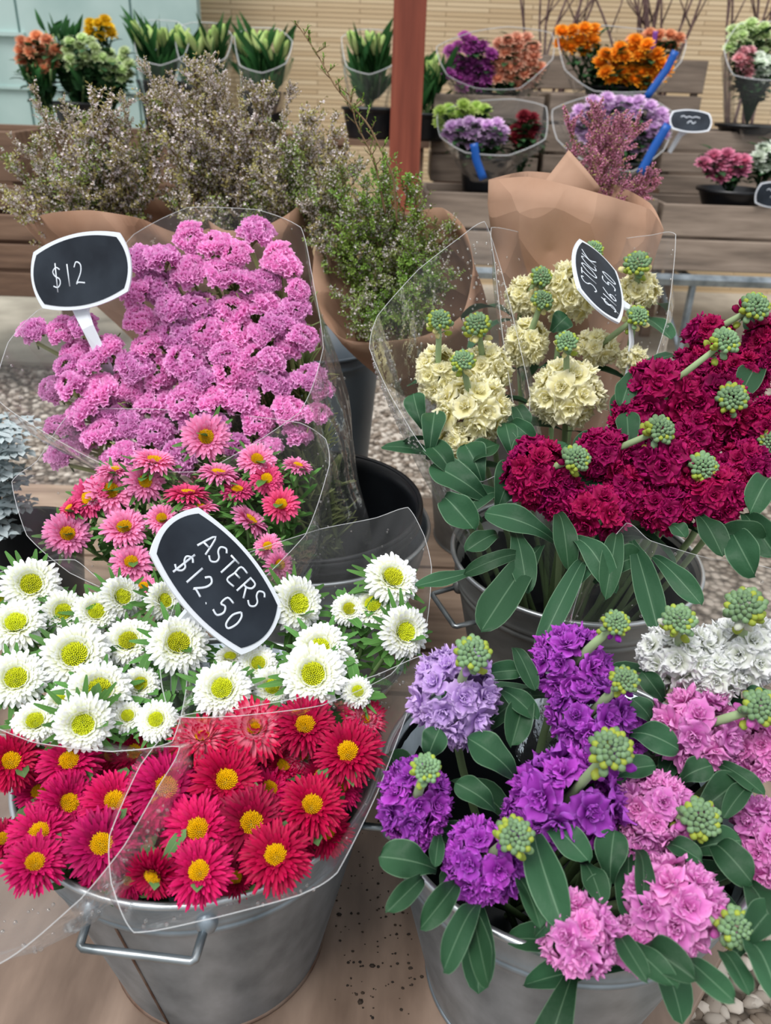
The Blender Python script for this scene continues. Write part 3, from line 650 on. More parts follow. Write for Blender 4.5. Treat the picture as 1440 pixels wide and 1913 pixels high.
# ------------------------------------------------------------------ stock (spikes of ruffled double florets)
def floret_mesh(col, sd, double=True):
    R.seed(sd); b = M()
    layers = [(5, 1.0, math.radians(8), -.5), (5, .88, math.radians(34), -.3), (5, .68, math.radians(58), -.1), (5, .48, math.radians(76), 0), (3, .3, math.radians(86), 0)]
    if not double: layers = layers[:2]
    for li, (n, L, el, cu) in enumerate(layers):
        off = rnd(0, 6)
        for i in range(n):
            ang = off + 2 * PI * i / n + rnd(-.3, .3); ca, sa = math.cos(ang), math.sin(ang); ph = rnd(0, 6.3); k = rnd(5, 9); e0 = el + rnd(-.2, .2); c0 = cu + rnd(-.5, .4)
            Lr = L * rnd(.85, 1.1); W = Lr * rnd(.95, 1.2); am = .11 * Lr; ky = rnd(-1, 1); asym = rnd(-.25, .25)
            def fn(u, v):
                x = (v - .5) * 2; u = 1 - (1 - u) ** 1.5
                wd = W * .5 * (.22 + .78 * math.sin(min(1, u * 1.25) * PI / 2)) * (1 if u < .55 else math.sqrt(max(0, 1 - ((u - .55) / .46) ** 2.4)))
                ext = 1 - .16 * abs(x) ** 2 + .05 * math.sin(x * 5 + ph)
                e = e0 + c0 * u
                rr_ = .04 + Lr * u * ext * math.cos(e); z = Lr * u * ext * math.sin(e0 + c0 * u * .5)
                y = x * wd
                z += am * 1.25 * u * u * math.sin(x * k * .6 + ph) + .05 * Lr * u ** 3 * math.sin(x * 9 + ph * 3) + am * .6 * u * math.sin(u * 9 + x * 3 + ph * 2) + asym * y * u
                rr_ += am * .5 * u * math.cos(x * k * .7 + ph)
                return (rr_ * ca - y * sa, rr_ * sa + y * ca, z)
            b.grid(fn, 7, 8)
    return b.mesh('floret', STOCK[col])
FLOR = {c: [floret_mesh(c, 50 + 7 * i + len(c), True) for i in range(4)] for c in STOCK}
def bud_mesh(col, sd):
    """unit radius cluster of closed buds; outer ring larger and yellower, a few tipped with the flower's colour"""
    R.seed(sd); b = M()
    n = 46
    for i in range(n):
        f = (i + .5) / n; r_ = math.sqrt(f) * .92; a = i * 2.39996; z = .75 * (1 - r_ * r_) + rnd(-.05, .05)
        s = .12 + .11 * f; d = Vector((math.cos(a) * r_, math.sin(a) * r_, .75)).normalized()
        rt = d.to_track_quat('Z', 'Y').to_matrix()
        mi = 0 if f < .5 or R.random() < .6 else 1
        b.blob((math.cos(a) * r_, math.sin(a) * r_, z), s, s, s * 1.35, 7, 5, mi, rot=rt)
    for i in range(11):
        a = 2 * PI * i / 5.5 + rnd(-.3, .3); r_ = rnd(.75, 1.1) if i < 6 else rnd(.6, .9); z = rnd(-.5, .0) if i < 6 else rnd(-1.5, -.8); d = Vector((math.cos(a), math.sin(a), .5)).normalized(); rt = d.to_track_quat('Z', 'Y').to_matrix()
        p = Vector((math.cos(a) * r_, math.sin(a) * r_, z)); b.blob(p, .25, .25, .40, 8, 6, (1, 0, 2)[i % 3] if i < 6 else (2, 1)[i % 2], rot=rt, jit=.25)
        b.tube([Vector((0, 0, z - .6)), p * .6 + Vector((0, 0, -.35)), p], .05, 5, 0)
    return b.mesh('bud_cluster', [BUD_B, BUD_Y, STOCK[col]])
BUDS = {c: [bud_mesh(c, 80 + i) for i in range(2)] for c in STOCK}
def stock(col, c, r, tip, Y, root_pt, label, group, budr=27, tipdY=-.012, extra=3, ry=None, frs=.37, bud=True, leaflen=.09):
    """c = centre of the flower head in the photo, r = its radius in px, tip = where the buds sit"""
    P = at(c[0], c[1], Y); k = mpp(P); rad = r * k * 1.08; ryv = (ry or r) * k * 1.08
    T = at(tip[0], tip[1], Y + tipdY - .3 * rad if bud else Y)
    toc = (CAM - P).normalized()
    ax = (T - P); ax = (ax.normalized() + Vector((0, 0, .35)) + toc * .25).normalized()
    mt = frame(P, ax, 0, 1); ro = empty('stock_flower', mt, label, 'flower', group)
    # florets on an ellipsoid around the head
    fr = min(max(rad * frs, .0125), .019)
    n = int(3.1 * (rad / fr) * (ryv / fr)); n = max(10, min(n, 60))
    side = ax.cross(toc); 
    upv = UP; rtv = RT
    for i in range(n):
        z = 1 - 1.62 * (i + .5) / n; a = i * 2.39996 + rnd(-.2, .2); s = math.sqrt(max(0, 1 - z * z))
        d = Matrix(((1, 0, 0), (0, 1, 0), (0, 0, 1)))
        q = ax.to_track_quat('Z', 'Y'); dl = q @ Vector((s * math.cos(a), s * math.sin(a), z))
        if bud and dl.angle((T - P).normalized()) < .3: continue
        # stretch along the image vertical when ry differs
        off = dl * rad * .74; v = off.dot(upv); off += upv * v * (ryv / rad - 1)
        dn = (dl + Vector((rnd(-.25, .25), rnd(-.25, .25), rnd(-.1, .25)))).normalized()
        put('floret', FLOR[col][R.choice((0, 0, 1, 1, 3, 2))], ro, world=False, mat=mt.inverted() @ frame(P + off - dn * fr * .25, dn, rnd(0, 6.3), fr * rnd(.9, 1.15)))
    A = Vector(root_pt) + Vector((rnd(-.03, .03), rnd(-.03, .03), 0))
    s = M(); pts = bez(A, P - ax * .08, P, 7)
    if bud: pts += [P.lerp(T, .5) + toc * .006, T]
    s.tube(pts, [.0036] * (len(pts) - 1) + [.003], 8); s.build('stem', PALE_STEM, ro, world=True)
    if bud:
        bax = ((T - P).normalized() * .6 + toc * .7 + Vector((0, 0, .3))).normalized()
        put('bud_cluster', BUDS[col][R.randrange(2)], ro, mat=mt.inverted() @ frame(T, bax, rnd(0, 6.3), budr * k * .92))
    for i in range(extra):
        a = rnd(0, 6.3); b0 = P - ax * rad * 1.0 + Vector((0, 0, -.01)); e = b0 + Vector((math.cos(a), math.sin(a), rnd(-.5, .15))) * leaflen * rnd(.7, 1.1)
        l = M(); leaf_into(l, b0, e, rnd(.022, .032), (0, 0, 1), bend=rnd(.05, .25), wave=.05, nl=10, nv=6, fold=rnd(.1, .5), twist=rnd(-.8, .8)); l.build('leaf', LEAF, ro, world=True)
    return ro
PY_ = lambda py: .345 + (1730 - py) * .00038
CY_ = lambda py: .72 + (960 - py) * .0006
YY_ = lambda py: .845 + (800 - py) * .0006
SP = {}
def S(key, col, c, r, tip, root, label, group, yf, dY=0.0, **k): k.setdefault('extra', 1 if col == 'crimson' else 2); SP[key] = stock(col, c, r, tip, yf(c[1]) + dY, root, label, group, **k)
rootP = (.165, .53, .03); rootC = (.25, .93, .03); rootY = (.24, .96, .03)
gP, gC, gY = 'purple, lilac, pink and white stock in the bottom right bucket', 'crimson stock', 'cream yellow stock in clear sleeves'
S('lil', 'lilac', (850, 1300), 90, (882, 1222), rootP, 'pale lilac stock head, the only one of its colour', gP, PY_, budr=33, ry=105)
S('pa1', 'purple', (1065, 1245), 82, (1150, 1165), rootP, 'vivid purple stock, uppermost, below the grey metal bucket', gP, PY_, budr=24)
S('pa2', 'purple', (1100, 1335), 84, (1165, 1272), rootP, 'vivid purple stock directly beneath the uppermost purple one', gP, PY_, budr=26)
S('pb', 'purple', (1062, 1490), 116, (1140, 1402), rootP, 'largest purple stock head, in the middle of the bunch', gP, PY_, budr=38, ry=95)
S('pc', 'purple', (775, 1500), 72, (795, 1437), rootP, 'leftmost purple stock head beside the wire handle', gP, PY_, budr=27, ry=92)
S('pd', 'purple', (905, 1605), 84, (960, 1562), rootP, 'lowest purple stock head, over the bucket rim', gP, PY_, budr=34)
S('pke', 'pink', (1300, 1360), 92, (1418, 1322), rootP, 'pink stock just below the white heads at right', gP, PY_, budr=34, ry=76)
S('pkf', 'pink', (1225, 1515), 80, (1305, 1530), rootP, 'dusty pink stock touching the large purple head', gP, PY_, budr=38, ry=78)
S('pkg', 'pink', (1255, 1690), 104, (1372, 1732), rootP, 'largest pink stock head, at the lower right', gP, PY_, budr=36, ry=88)
S('pkh', 'pink', (1080, 1745), 80, (1080, 1660), rootP, 'lowest pink stock head, hanging over the front of the bucket', gP, PY_, bud=False, ry=76)
S('pki', 'pink', (1425, 1400), 58, (1440, 1330), rootP, 'pink stock cut off by the right edge, upper one', gP, PY_, bud=False, ry=80)
S('pkj', 'pink', (1425, 1580), 66, (1460, 1500), rootP, 'pink stock cut off by the right edge, lower one', gP, PY_, bud=False, ry=100, dY=.02)
S('w1', 'white', (1268, 1222), 82, (1268, 1160), rootP, 'white stock, left one of the white pair', gP, PY_, budr=30, ry=66)
S('w2', 'white', (1385, 1215), 84, (1392, 1135), rootP, 'white stock, right one of the white pair with tall buds', gP, PY_, budr=36, ry=72)
S('y1', 'yellow', (818, 700), 46, (820, 600), rootY, 'cream stock at the far left of the sleeve', gY, YY_, budr=22, ry=62, dY=.01)
S('y2', 'yellow', (905, 690), 56, (892, 608), rootY, 'cream stock behind the front left one', gY, YY_, budr=24, ry=50, dY=.02)
S('y3', 'yellow', (882, 765), 78, (864, 676), rootY, 'cream stock lowest in the left half of the sleeve', gY, YY_, budr=22, ry=70)
S('y4', 'yellow', (985, 640), 44, (1012, 562), rootY, 'cream stock in the middle with a tall bare bud stalk', gY, YY_, budr=20, ry=50, dY=.03)
S('y5', 'yellow', (1058, 735), 74, (1058, 640), rootY, 'cream stock lowest in the right half of the sleeve', gY, YY_, budr=21, ry=70)
S('y6', 'yellow', (980, 555), 40, (1010, 518), rootY, 'cream stock at the back with a grey-green bud tip', gY, YY_, budr=20, dY=.08)
S('y7', 'yellow', (1062, 545), 62, (1108, 468), rootY, 'cream stock at the back beside the slanted price sign', gY, YY_, budr=18, ry=60, dY=.06)
S('y8', 'yellow', (1192, 545), 40, (1190, 495), rootY, 'cream stock to the right of the slanted sign, upper one', gY, YY_, budr=25, dY=.02)
S('y9', 'yellow', (1112, 652), 46, (1190, 592), rootY, 'cream stock behind the film below the slanted sign', gY, YY_, budr=21, ry=36, dY=.03)
S('y10', 'yellow', (1180, 672), 24, (1190, 640), rootY, 'small cream stock at the right film edge', gY, YY_, bud=False, dY=.02)
S('c1', 'crimson', (1000, 885), 68, (1074, 858), rootC, 'crimson stock at the lower left, under the cream heads', gC, CY_, budr=27, ry=76)
S('c2', 'crimson', (1125, 850), 58, (1230, 805), rootC, 'crimson stock with its bud tip reaching out in the middle', gC, CY_, budr=29, ry=58, dY=-.01)
S('c3', 'crimson', (1235, 870), 76, (1310, 873), rootC, 'crimson stock with bud tip just right of centre', gC, CY_, budr=29, ry=70, dY=-.01)
S('c4', 'crimson', (1230, 735), 76, (1352, 640), rootC, 'large crimson stock right next to the sleeve edge', gC, CY_, budr=27, ry=70)
S('c5', 'crimson', (1335, 770), 72, (1366, 745), rootC, 'crimson stock with bud tip at the upper right', gC, CY_, budr=29, ry=80, dY=.01)
S('c6', 'crimson', (1110, 955), 74, (1110, 900), rootC, 'crimson stock lowest in the middle, no buds showing', gC, CY_, bud=False, ry=50)
S('c7', 'crimson', (1325, 925), 70, (1325, 900), rootC, 'crimson stock low at the right above the leaves', gC, CY_, bud=False, ry=70)
S('c8', 'crimson', (1320, 625), 50, (1408, 575), rootC, 'topmost crimson stock with a pale bud tip against the bench', gC, CY_, budr=28, ry=36)
S('c9', 'crimson', (1430, 650), 44, (1440, 600), rootC, 'crimson stock cut off by the right edge, upper one', gC, CY_, bud=False, ry=70)
S('c10', 'crimson', (1430, 800), 40, (1440, 825), rootC, 'crimson stock cut off by the right edge, lower one', gC, CY_, budr=24, ry=70)
S('c11', 'crimson', (1240, 950), 60, (1240, 900), rootC, 'crimson stock low between two bud tips, no buds showing', gC, CY_, bud=False, ry=55, dY=.01)
S('pb2', 'purple', (985, 1530), 50, (985, 1500), rootP, 'small purple stock tucked left under the largest purple head', gP, PY_, bud=False, dY=.01)
S('pa3', 'purple', (1165, 1370), 52, (1165, 1350), rootP, 'purple stock behind the bud tip of the largest purple head', gP, PY_, bud=False, dY=.015)
S('pkk', 'pink', (1370, 1390), 60, (1370, 1350), rootP, 'pink stock low behind the upper right leaves', gP, PY_, bud=False, dY=.01)
S('pkl', 'pink', (1180, 1760), 46, (1180, 1740), rootP, 'small pink stock between the two lowest pink heads', gP, PY_, bud=False, dY=.01)
S('pkm', 'pink', (1190, 1600), 50, (1190, 1580), rootP, 'small pink stock above the largest pink head', gP, PY_, bud=False, dY=.015)
S('w3', 'white', (1330, 1258), 60, (1330, 1240), rootP, 'white stock low in the middle of the white group', gP, PY_, bud=False, dY=.0)
S('c12', 'crimson', (1180, 780), 48, (1180, 760), rootC, 'crimson stock against the sleeve corner', gC, CY_, bud=False, dY=.01)
S('c13', 'crimson', (1290, 820), 60, (1290, 800), rootC, 'crimson stock between the two central bud tips', gC, CY_, bud=False, dY=.02)
S('c14', 'crimson', (1175, 920), 60, (1175, 900), rootC, 'crimson stock under the middle bud tip', gC, CY_, bud=False, dY=.01)
S('c15', 'crimson', (1390, 870), 52, (1390, 860), rootC, 'crimson stock low near the right edge', gC, CY_, bud=False, dY=.01)
S('c16', 'crimson', (1300, 690), 50, (1300, 680), rootC, 'crimson stock under the upper right bud tip', gC, CY_, bud=False, dY=.02)
S('c17', 'crimson', (1050, 930), 50, (1050, 920), rootC, 'crimson stock right of the lower left one', gC, CY_, bud=False, dY=.01)
S('c18', 'crimson', (1385, 700), 56, (1385, 690), rootC, 'crimson stock between the right edge and the upper bud tip', gC, CY_, bud=False, dY=.02)
S('y11', 'yellow', (850, 830), 40, (850, 800), rootY, 'small cream stock lowest of all at the left', gY, YY_, bud=False, dY=.01)
# leaves of the stocks that show in the photo: base, tip, width in px, owner
def lf(key, a, b_, w, bend=.18, yoff=(.0, -.01), fold=.22, tw=0.0):
    yf = {'p': PY_, 'c': CY_, 'y': YY_}[{'l': 'p', 'w': 'p'}.get(key[0], key[0])]
    A = at(a[0], a[1], yf(a[1]) + yoff[0]); B = at(b_[0], b_[1], yf(b_[1]) + yoff[1]); toc = (CAM - B).normalized()
    m = M(); leaf_into(m, A, B, w * .92 * mpp(B), toc + Vector((rnd(-.4, .4), 0, .6)), bend=bend + rnd(-.08, .16), wave=.09, nl=14, nv=8, fold=fold + rnd(-.15, .3), twist=tw + rnd(-.7, .7))
    m.build('leaf', LEAF, SP[key], world=True)
for a in [
 ('lil', (960, 1450), (872, 1378), 88), ('pc', (925, 1515), (850, 1462), 56), ('lil', (900, 1262), (975, 1252), 44), ('pa2', (985, 1290), (955, 1395), 66), ('pa2', (935, 1290), (1005, 1345), 52),
 ('lil', (800, 1415), (822, 1360), 64), ('pc', (815, 1625), (708, 1600), 82), ('pc', (790, 1640), (722, 1705), 46), ('pc', (850, 1650), (785, 1735), 60),
 ('pd', (895, 1690), (828, 1815), 62, .1), ('pd', (880, 1690), (912, 1842), 62, .1), ('pc', (820, 1560), (812, 1620), 34), ('pd', (1000, 1560), (1055, 1740), 84, .12), ('pb', (1020, 1545), (1100, 1610), 66),
 ('pd', (965, 1640), (1010, 1735), 62), ('pb', (1140, 1650), (1148, 1550), 72), ('pb', (1085, 1610), (1125, 1690), 56), ('pkg', (1080, 1690), (1138, 1640), 46),
 ('pke', (1175, 1372), (1268, 1400), 66), ('pke', (1150, 1450), (1225, 1430), 56), ('w1', (1240, 1310), (1200, 1255), 46), ('w1', (1215, 1350), (1180, 1305), 44), ('pke', (1270, 1410), (1285, 1340), 50),
 ('pke', (1270, 1460), (1330, 1430), 56), ('pke', (1300, 1520), (1385, 1455), 78), ('pkf', (1290, 1590), (1385, 1570), 66), ('pki', (1335, 1425), (1428, 1485), 46), ('pkf', (1245, 1580), (1312, 1610), 52),
 ('pkj', (1330, 1580), (1405, 1650), 74), ('pkj', (1390, 1650), (1450, 1745), 74), ('pkg', (1370, 1790), (1448, 1690), 66), ('pkg', (1170, 1770), (1262, 1845), 62), ('pkg', (1200, 1780), (1300, 1832), 74),
 ('pkg', (1280, 1790), (1372, 1872), 60), ('pkg', (1345, 1780), (1400, 1858), 56), ('pkg', (1390, 1770), (1455, 1870), 86), ('pkg', (1165, 1760), (1210, 1835), 50), ('pb', (1180, 1590), (1200, 1700), 50), ('pke', (1410, 1470), (1350, 1530), 44),
 ('pd', (1000, 1750), (1050, 1700), 50), ('lil', (960, 1210), (1000, 1290), 46), ('w2', (1390, 1290), (1440, 1310), 40),
 ('c1', (1035, 1010), (905, 958), 66), ('y3', (910, 935), (806, 868), 78), ('y3', (900, 975), (846, 948), 28), ('c1', (985, 1040), (866, 1072), 36), ('c1', (1010, 1020), (898, 1180), 84, .12),
 ('c1', (905, 1062), (775, 1095), 42, .05), ('c6', (1090, 1050), (1000, 1225), 50, .2), ('c6', (1040, 960), (1062, 1070), 58), ('c6', (1130, 1040), (1030, 1130), 40), ('c11', (1180, 1010), (1232, 1190), 60),
 ('c6', (1110, 1090), (1200, 1040), 56), ('c11', (1220, 1040), (1310, 1130), 50), ('c7', (1390, 960), (1450, 1040), 70), ('c7', (1370, 1000), (1410, 1075), 74), ('c7', (1320, 1000), (1430, 1012), 66),
 ('c7', (1250, 985), (1280, 1005), 38), ('c4', (1185, 700), (1160, 760), 46), ('c8', (1420, 560), (1398, 622), 36), ('c4', (1170, 860), (1170, 770), 50), ('c7', (1300, 960), (1350, 1040), 60), ('c11', (1150, 1000), (1130, 1120), 50),
 ('c1', (960, 990), (985, 1110), 56), ('c1', (930, 1000), (870, 1030), 46), ('c6', (1060, 1010), (1150, 1110), 56), ('c7', (1440, 900), (1400, 960), 60),
 ('y1', (790, 800), (772, 735), 50), ('y1', (800, 860), (812, 770), 52), ('y3', (850, 900), (800, 830), 56), ('y5', (950, 790), (1002, 830), 44), ('y5', (1120, 830), (1070, 850), 60), ('y3', (960, 860), (944, 790), 44),
 ('y3', (900, 900), (868, 830), 62), ('y5', (970, 900), (1000, 830), 72), ('y3', (830, 930), (886, 990), 72), ('y5', (930, 950), (965, 870), 74), ('y3', (860, 870), (930, 830), 60), ('y5', (1010, 880), (1060, 830), 60), ('y5', (1150, 830), (1165, 730), 40),
 ('y7', (1030, 620), (1060, 590), 50), ('y2', (960, 760), (985, 800), 40),
]: lf(*a)

# ------------------------------------------------------------------ statice
def statice_meshes(sd):
    R.seed(sd); p = M(); g = M()
    # curved one-sided spikes of papery funnels fanned on short branches; unit radius head
    nb = 4
    for k in range(nb + 1):
        az = 2 * PI * k / nb + rnd(-.5, .5); q_ = .5 if k < nb else .05; c0 = Vector((math.cos(az) * q_, math.sin(az) * q_, rnd(-.12, .1) + (.12 if k == nb else 0)))
        tdir = Vector((-math.sin(az), math.cos(az), rnd(-.3, .3))).normalized(); out = Vector((math.cos(az) * q_ * 1.2 + rnd(-.4, .4), math.sin(az) * q_ * 1.2 + rnd(-.4, .4), .9)).normalized()
        g.tube([Vector((0, 0, -1.5)), Vector((0, 0, -.9)), c0 - out * .45], .05, 5)
        for j in range(7):
            s_ = (j / 6 - .5) * 2; base = c0 + tdir * s_ * .52 - out * (.08 + .30 * s_ * s_)
            for row in (-1, 1):
                d = (out + tdir * s_ * .8 + tdir.cross(out) * row * .35 + Vector((rnd(-.15, .15), rnd(-.15, .15), 0))).normalized()
                b0 = base - d * .16; g.tube([b0, b0 + d * .2], [.07, .05], 5)
                rt = d.to_track_quat('Z', 'Y').to_matrix(); ph = rnd(0, 6.3); hh = rnd(.20, .30); o = base + d * .03
                rr_ = random.random()
                def fn(u, v):
                    a = 2 * PI * v; rad = .035 + u * .19 * (1 + .3 * math.sin(5 * a + ph)) ; z = hh * u * (1 - .15 * u) + .035 * u * math.sin(9 * a + ph)
                    return o + rt @ Vector((rad * math.cos(a), rad * math.sin(a), z))
                p.grid(fn, 3, 15, 0, True)
    return p.mesh('blossoms', STAT), g.mesh('green_calyces', STATG)
STM = [statice_meshes(300 + i) for i in range(5)]
st_pts = [(350,440,30),(405,452,32),(482,428,34),(522,482,34),(300,470,34),(258,482,32),(350,500,36),(415,502,36),(465,520,34),(540,490,30),(250,540,32),(300,530,34),(372,565,36),(440,572,36),(500,562,34),(553,572,28),(330,620,36),(392,620,36),(442,618,34),(520,600,30),(572,625,28),
 (345,672,38),(300,690,36),(250,682,34),(382,700,36),(432,690,36),(472,660,34),(540,640,30),(580,702,32),(520,712,32),(452,740,34),(402,740,36),(340,742,36),(282,742,36),(235,720,34),(182,722,36),(132,712,34),(95,722,28),(150,762,34),(200,762,34),(232,792,32),(112,790,28),(112,842,32),(290,802,34),(402,792,32),(482,782,32),(540,762,32),(592,770,26),
 (60,612,28),(112,612,28),(152,602,26),(142,652,30),(200,642,30),(262,592,30),(180,802,32),(332,852,34),(240,842,32),(560,802,28),(600,722,24),(212,850,28),(440,830,30),(380,640,30),(490,620,28),(270,640,30),(170,670,28),(510,670,28),(320,570,30),(560,540,24),(280,500,28),(440,470,28),(500,520,28),(360,780,30),(500,830,28),(150,820,28),(420,660,28),(470,700,28),(550,600,28),(120,680,24),(300,600,28)]
def region(x, y):
    v = 'top' if y < 540 else ('upper middle' if y < 640 else ('lower middle' if y < 745 else 'bottom'))
    h = 'left' if x < 230 else ('centre' if x < 420 else 'right')
    return v, h
for i, (x, y, r) in enumerate(st_pts):
    Yq = lerpY(y, (850, .90), (450, 1.06)) + rnd(-.012, .012)
    p = at(x, y, Yq); k = mpp(p); toc = (CAM - p).normalized(); v, h = region(x, y)
    n = toc * .45 + Vector((0, 0, .75)) + Vector((rnd(-.35, .35) + (x - 330) / 700, rnd(-.3, .3), 0)); n.normalize()
    ro = empty('statice_sprig', frame(p, n, rnd(0, 6.3), r * k * 1.22), 'pink statice sprig with green calyces, %s %s of the wrapped statice bunch' % (v, h), 'flower', 'statice sprigs at the %s %s of the bunch' % (v, h))
    a, g = STM[R.randrange(5)]; put('blossoms', a, ro); put('green_calyces', g, ro)
    A = Vector((-.05 + rnd(-.04, .04), .98 + rnd(-.03, .03), .06)); C = p - n * r * k * 1.3
    s = M(); pts = bez(A, A.lerp(C, .6) + Vector((0, .02, .07)), C, 8); s.tube(pts, .0028, 5)
    for q in range(9):
        t = rnd(.3, .95); q0 = pts[int(t * 8)]; d = Vector((rnd(-1, 1), rnd(-1, 1), rnd(.3, 1.2))).normalized()
        s.tube([q0, q0 + d * .025, q0 + d * .05], [.002, .0015, .0008], 4); leaf_into(s, q0, q0 + d * rnd(.03, .06), .008, (0, 0, 1), nl=3, nv=2)
    s.build('stem', STATG, ro, world=True)

# ------------------------------------------------------------------ heath
def heath_meshes(sd, leafy, fl, dense=1.0):
    """unit-length sprig along +Z"""
    R.seed(sd); w = M(); l = M(); f = M()
    def tw(A, d, L, rad, n):
        pts = [A]; dd_ = Vector(d)
        for i in range(n): dd_ = (dd_ + Vector((rnd(-.12, .12), rnd(-.12, .12), rnd(0, .1)))).normalized(); pts.append(pts[-1] + dd_ * L / n)
        w.tube(pts, [rad * (1 - .7 * i / n) for i in range(n + 1)], 3, cap=False); return pts
    main = tw(Vector((0, 0, 0)), Vector((0, 0, 1)), 1.0, .008, 8)
    twigs = [main[3:]]
    for i in range(24):
        t = rnd(.15, .97); k = int(t * 8); p = main[k].lerp(main[min(k + 1, 8)], t * 8 - k); a = i * 2.4
        d = Vector((math.cos(a) * .75, math.sin(a) * .75, rnd(.5, 1.1))).normalized(); twigs.append(tw(p, d, rnd(.13, .30) * (1.2 - t * .6), .004, 4))
    for pts in twigs:
        n = int(18 * dense)
        for j in range(n):
            u = j / n * (len(pts) - 1); k = min(int(u), len(pts) - 2); p = pts[k].lerp(pts[k + 1], u - k); a = j * 2.4 + rnd(-.5, .5); ax = (pts[k + 1] - pts[k]).normalized()
            sd_ = ax.cross(Vector((math.cos(a), math.sin(a), .3))).normalized(); d = (sd_ + ax * rnd(.3, 1)).normalized()
            if R.random() < leafy:
                L = rnd(.026, .046); q = ax.cross(d).normalized() * L * .26; b0 = len(l.v); rr_ = R.random()
                for P, t_ in ((p, 0), (p + d * L * .5 + q, .5), (p + d * L, 1), (p + d * L * .5 - q, .5)): l.v.append(tuple(P)); l.t.append(t_); l.e.append(.5); l.r.append(rr_)
                l.f.append((b0, b0 + 1, b0 + 2, b0 + 3)); l.mi.append(0)
            if R.random() < fl and u > .3:
                c = p + sd_ * rnd(.008, .018); s = rnd(.0125, .019); rt = d.to_track_quat('Z', 'Y').to_matrix(); b0 = len(f.v); rr_ = R.random()
                f.v.append(tuple(c - d * s * .6)); f.t.append(0); f.e.append(.5); f.r.append(rr_)
                for m_ in range(5):
                    aa = 2 * PI * m_ / 5
                    for (q_, rr2, zz) in ((0, 1.0, .25), (.63, .5, .0)): f.v.append(tuple(c + rt @ Vector((math.cos(aa + q_) * s * rr2, math.sin(aa + q_) * s * rr2, zz * s)))); f.t.append(1); f.e.append(.5); f.r.append(rr_)
                for m_ in range(10): f.f.append((b0, b0 + 1 + m_, b0 + 1 + (m_ + 1) % 10)); f.mi.append(0)
    return w, l, f
def heath_set(seed, leafy, fl, lm, fm, n=4):
    out = []
    for i in range(n):
        w, l, f = heath_meshes(seed + i, leafy, fl); out.append((w.mesh('twig', TWIG), l.mesh('leaves', lm), f.mesh('blossoms', fm)))
    return out
H_PALE = heath_set(500, .75, .55, HBR, HFL); H_GRN = heath_set(520, .95, .12, HLEAF2, HFL); H_MIX = heath_set(540, .9, .35, HLEAF, HFL); H_PNK = heath_set(560, .45, .95, HBR, HFP)
def heath(hs, base, tip, label, group):
    d = tip - base; L = d.length
    ro = empty('heath_sprig', frame(base, d, rnd(0, 6.3), L), label, 'foliage sprig', group)
    w, l, f = R.choice(hs); put('twig', w, ro); put('leaves', l, ro)
    if len(f.vertices): put('blossoms', f, ro)
    return ro
def fill(n, cx, cy, rx, ry, Y, org, L0, L1, sets, label, group, dep=.05, low=0.0):
    """n sprigs whose tips spread over the crown; every sprig grows away from the gathered stems at org"""
    O = at(*org)
    for i in range(n):
        a = rnd(0, 6.3); q = math.sqrt(R.random()); x = cx + rx * q * math.cos(a); y = cy + ry * q * math.sin(a)
        T = at(x, y, Y + rnd(-dep, dep) + (cy - y) * .0006); d = (T - O).normalized() + Vector((rnd(-.18, .18), rnd(-.1, .1), rnd(.05, .3))); d.normalize()
        L = rnd(L0, L1); heath(R.choice(sets), T - d * L, T, label, group)
HL = ['brown-green heath sprig with tiny pale pink blossoms in the left kraft wrapped bunch', 'heath sprigs in the left kraft bunch']
fill(38, 140, 320, 125, 95, 1.30, (190, 520, 1.40), .14, .20, [H_PALE, H_MIX, H_PALE], *HL)
fill(20, 180, 215, 150, 70, 1.36, (190, 520, 1.40), .16, .24, [H_PALE, H_MIX], *HL)
HM = ['heath sprig with white-pink blossoms in the middle kraft bunch behind the statice', 'heath sprigs in the middle kraft bunch']
fill(32, 400, 180, 110, 80, 1.38, (440, 520, 1.45), .16, .26, [H_PALE], *HM)
fill(30, 400, 330, 130, 80, 1.34, (440, 520, 1.45), .13, .19, [H_PALE, H_MIX], *HM)
fill(36, 570, 270, 95, 75, 1.36, (560, 520, 1.45), .14, .20, [H_PALE, H_PALE, H_MIX], *HM)
HR = ['green twiggy heath sprig in the right kraft cone beside the timber post', 'heath sprigs in the right kraft cone']
fill(58, 730, 500, 112, 105, 1.20, (735, 640, 1.38), .10, .16, [H_GRN, H_MIX, H_GRN], *HR, dep=.03)
fill(30, 640, 390, 90, 85, 1.26, (735, 640, 1.38), .12, .18, [H_MIX, H_PALE, H_GRN], *HR)
fill(10, 720, 320, 70, 50, 1.28, (735, 640, 1.38), .14, .2, [H_GRN], *HR)
fill(10, 800, 440, 60, 60, 1.24, (735, 640, 1.38), .10, .14, [H_MIX, H_GRN], *HR)
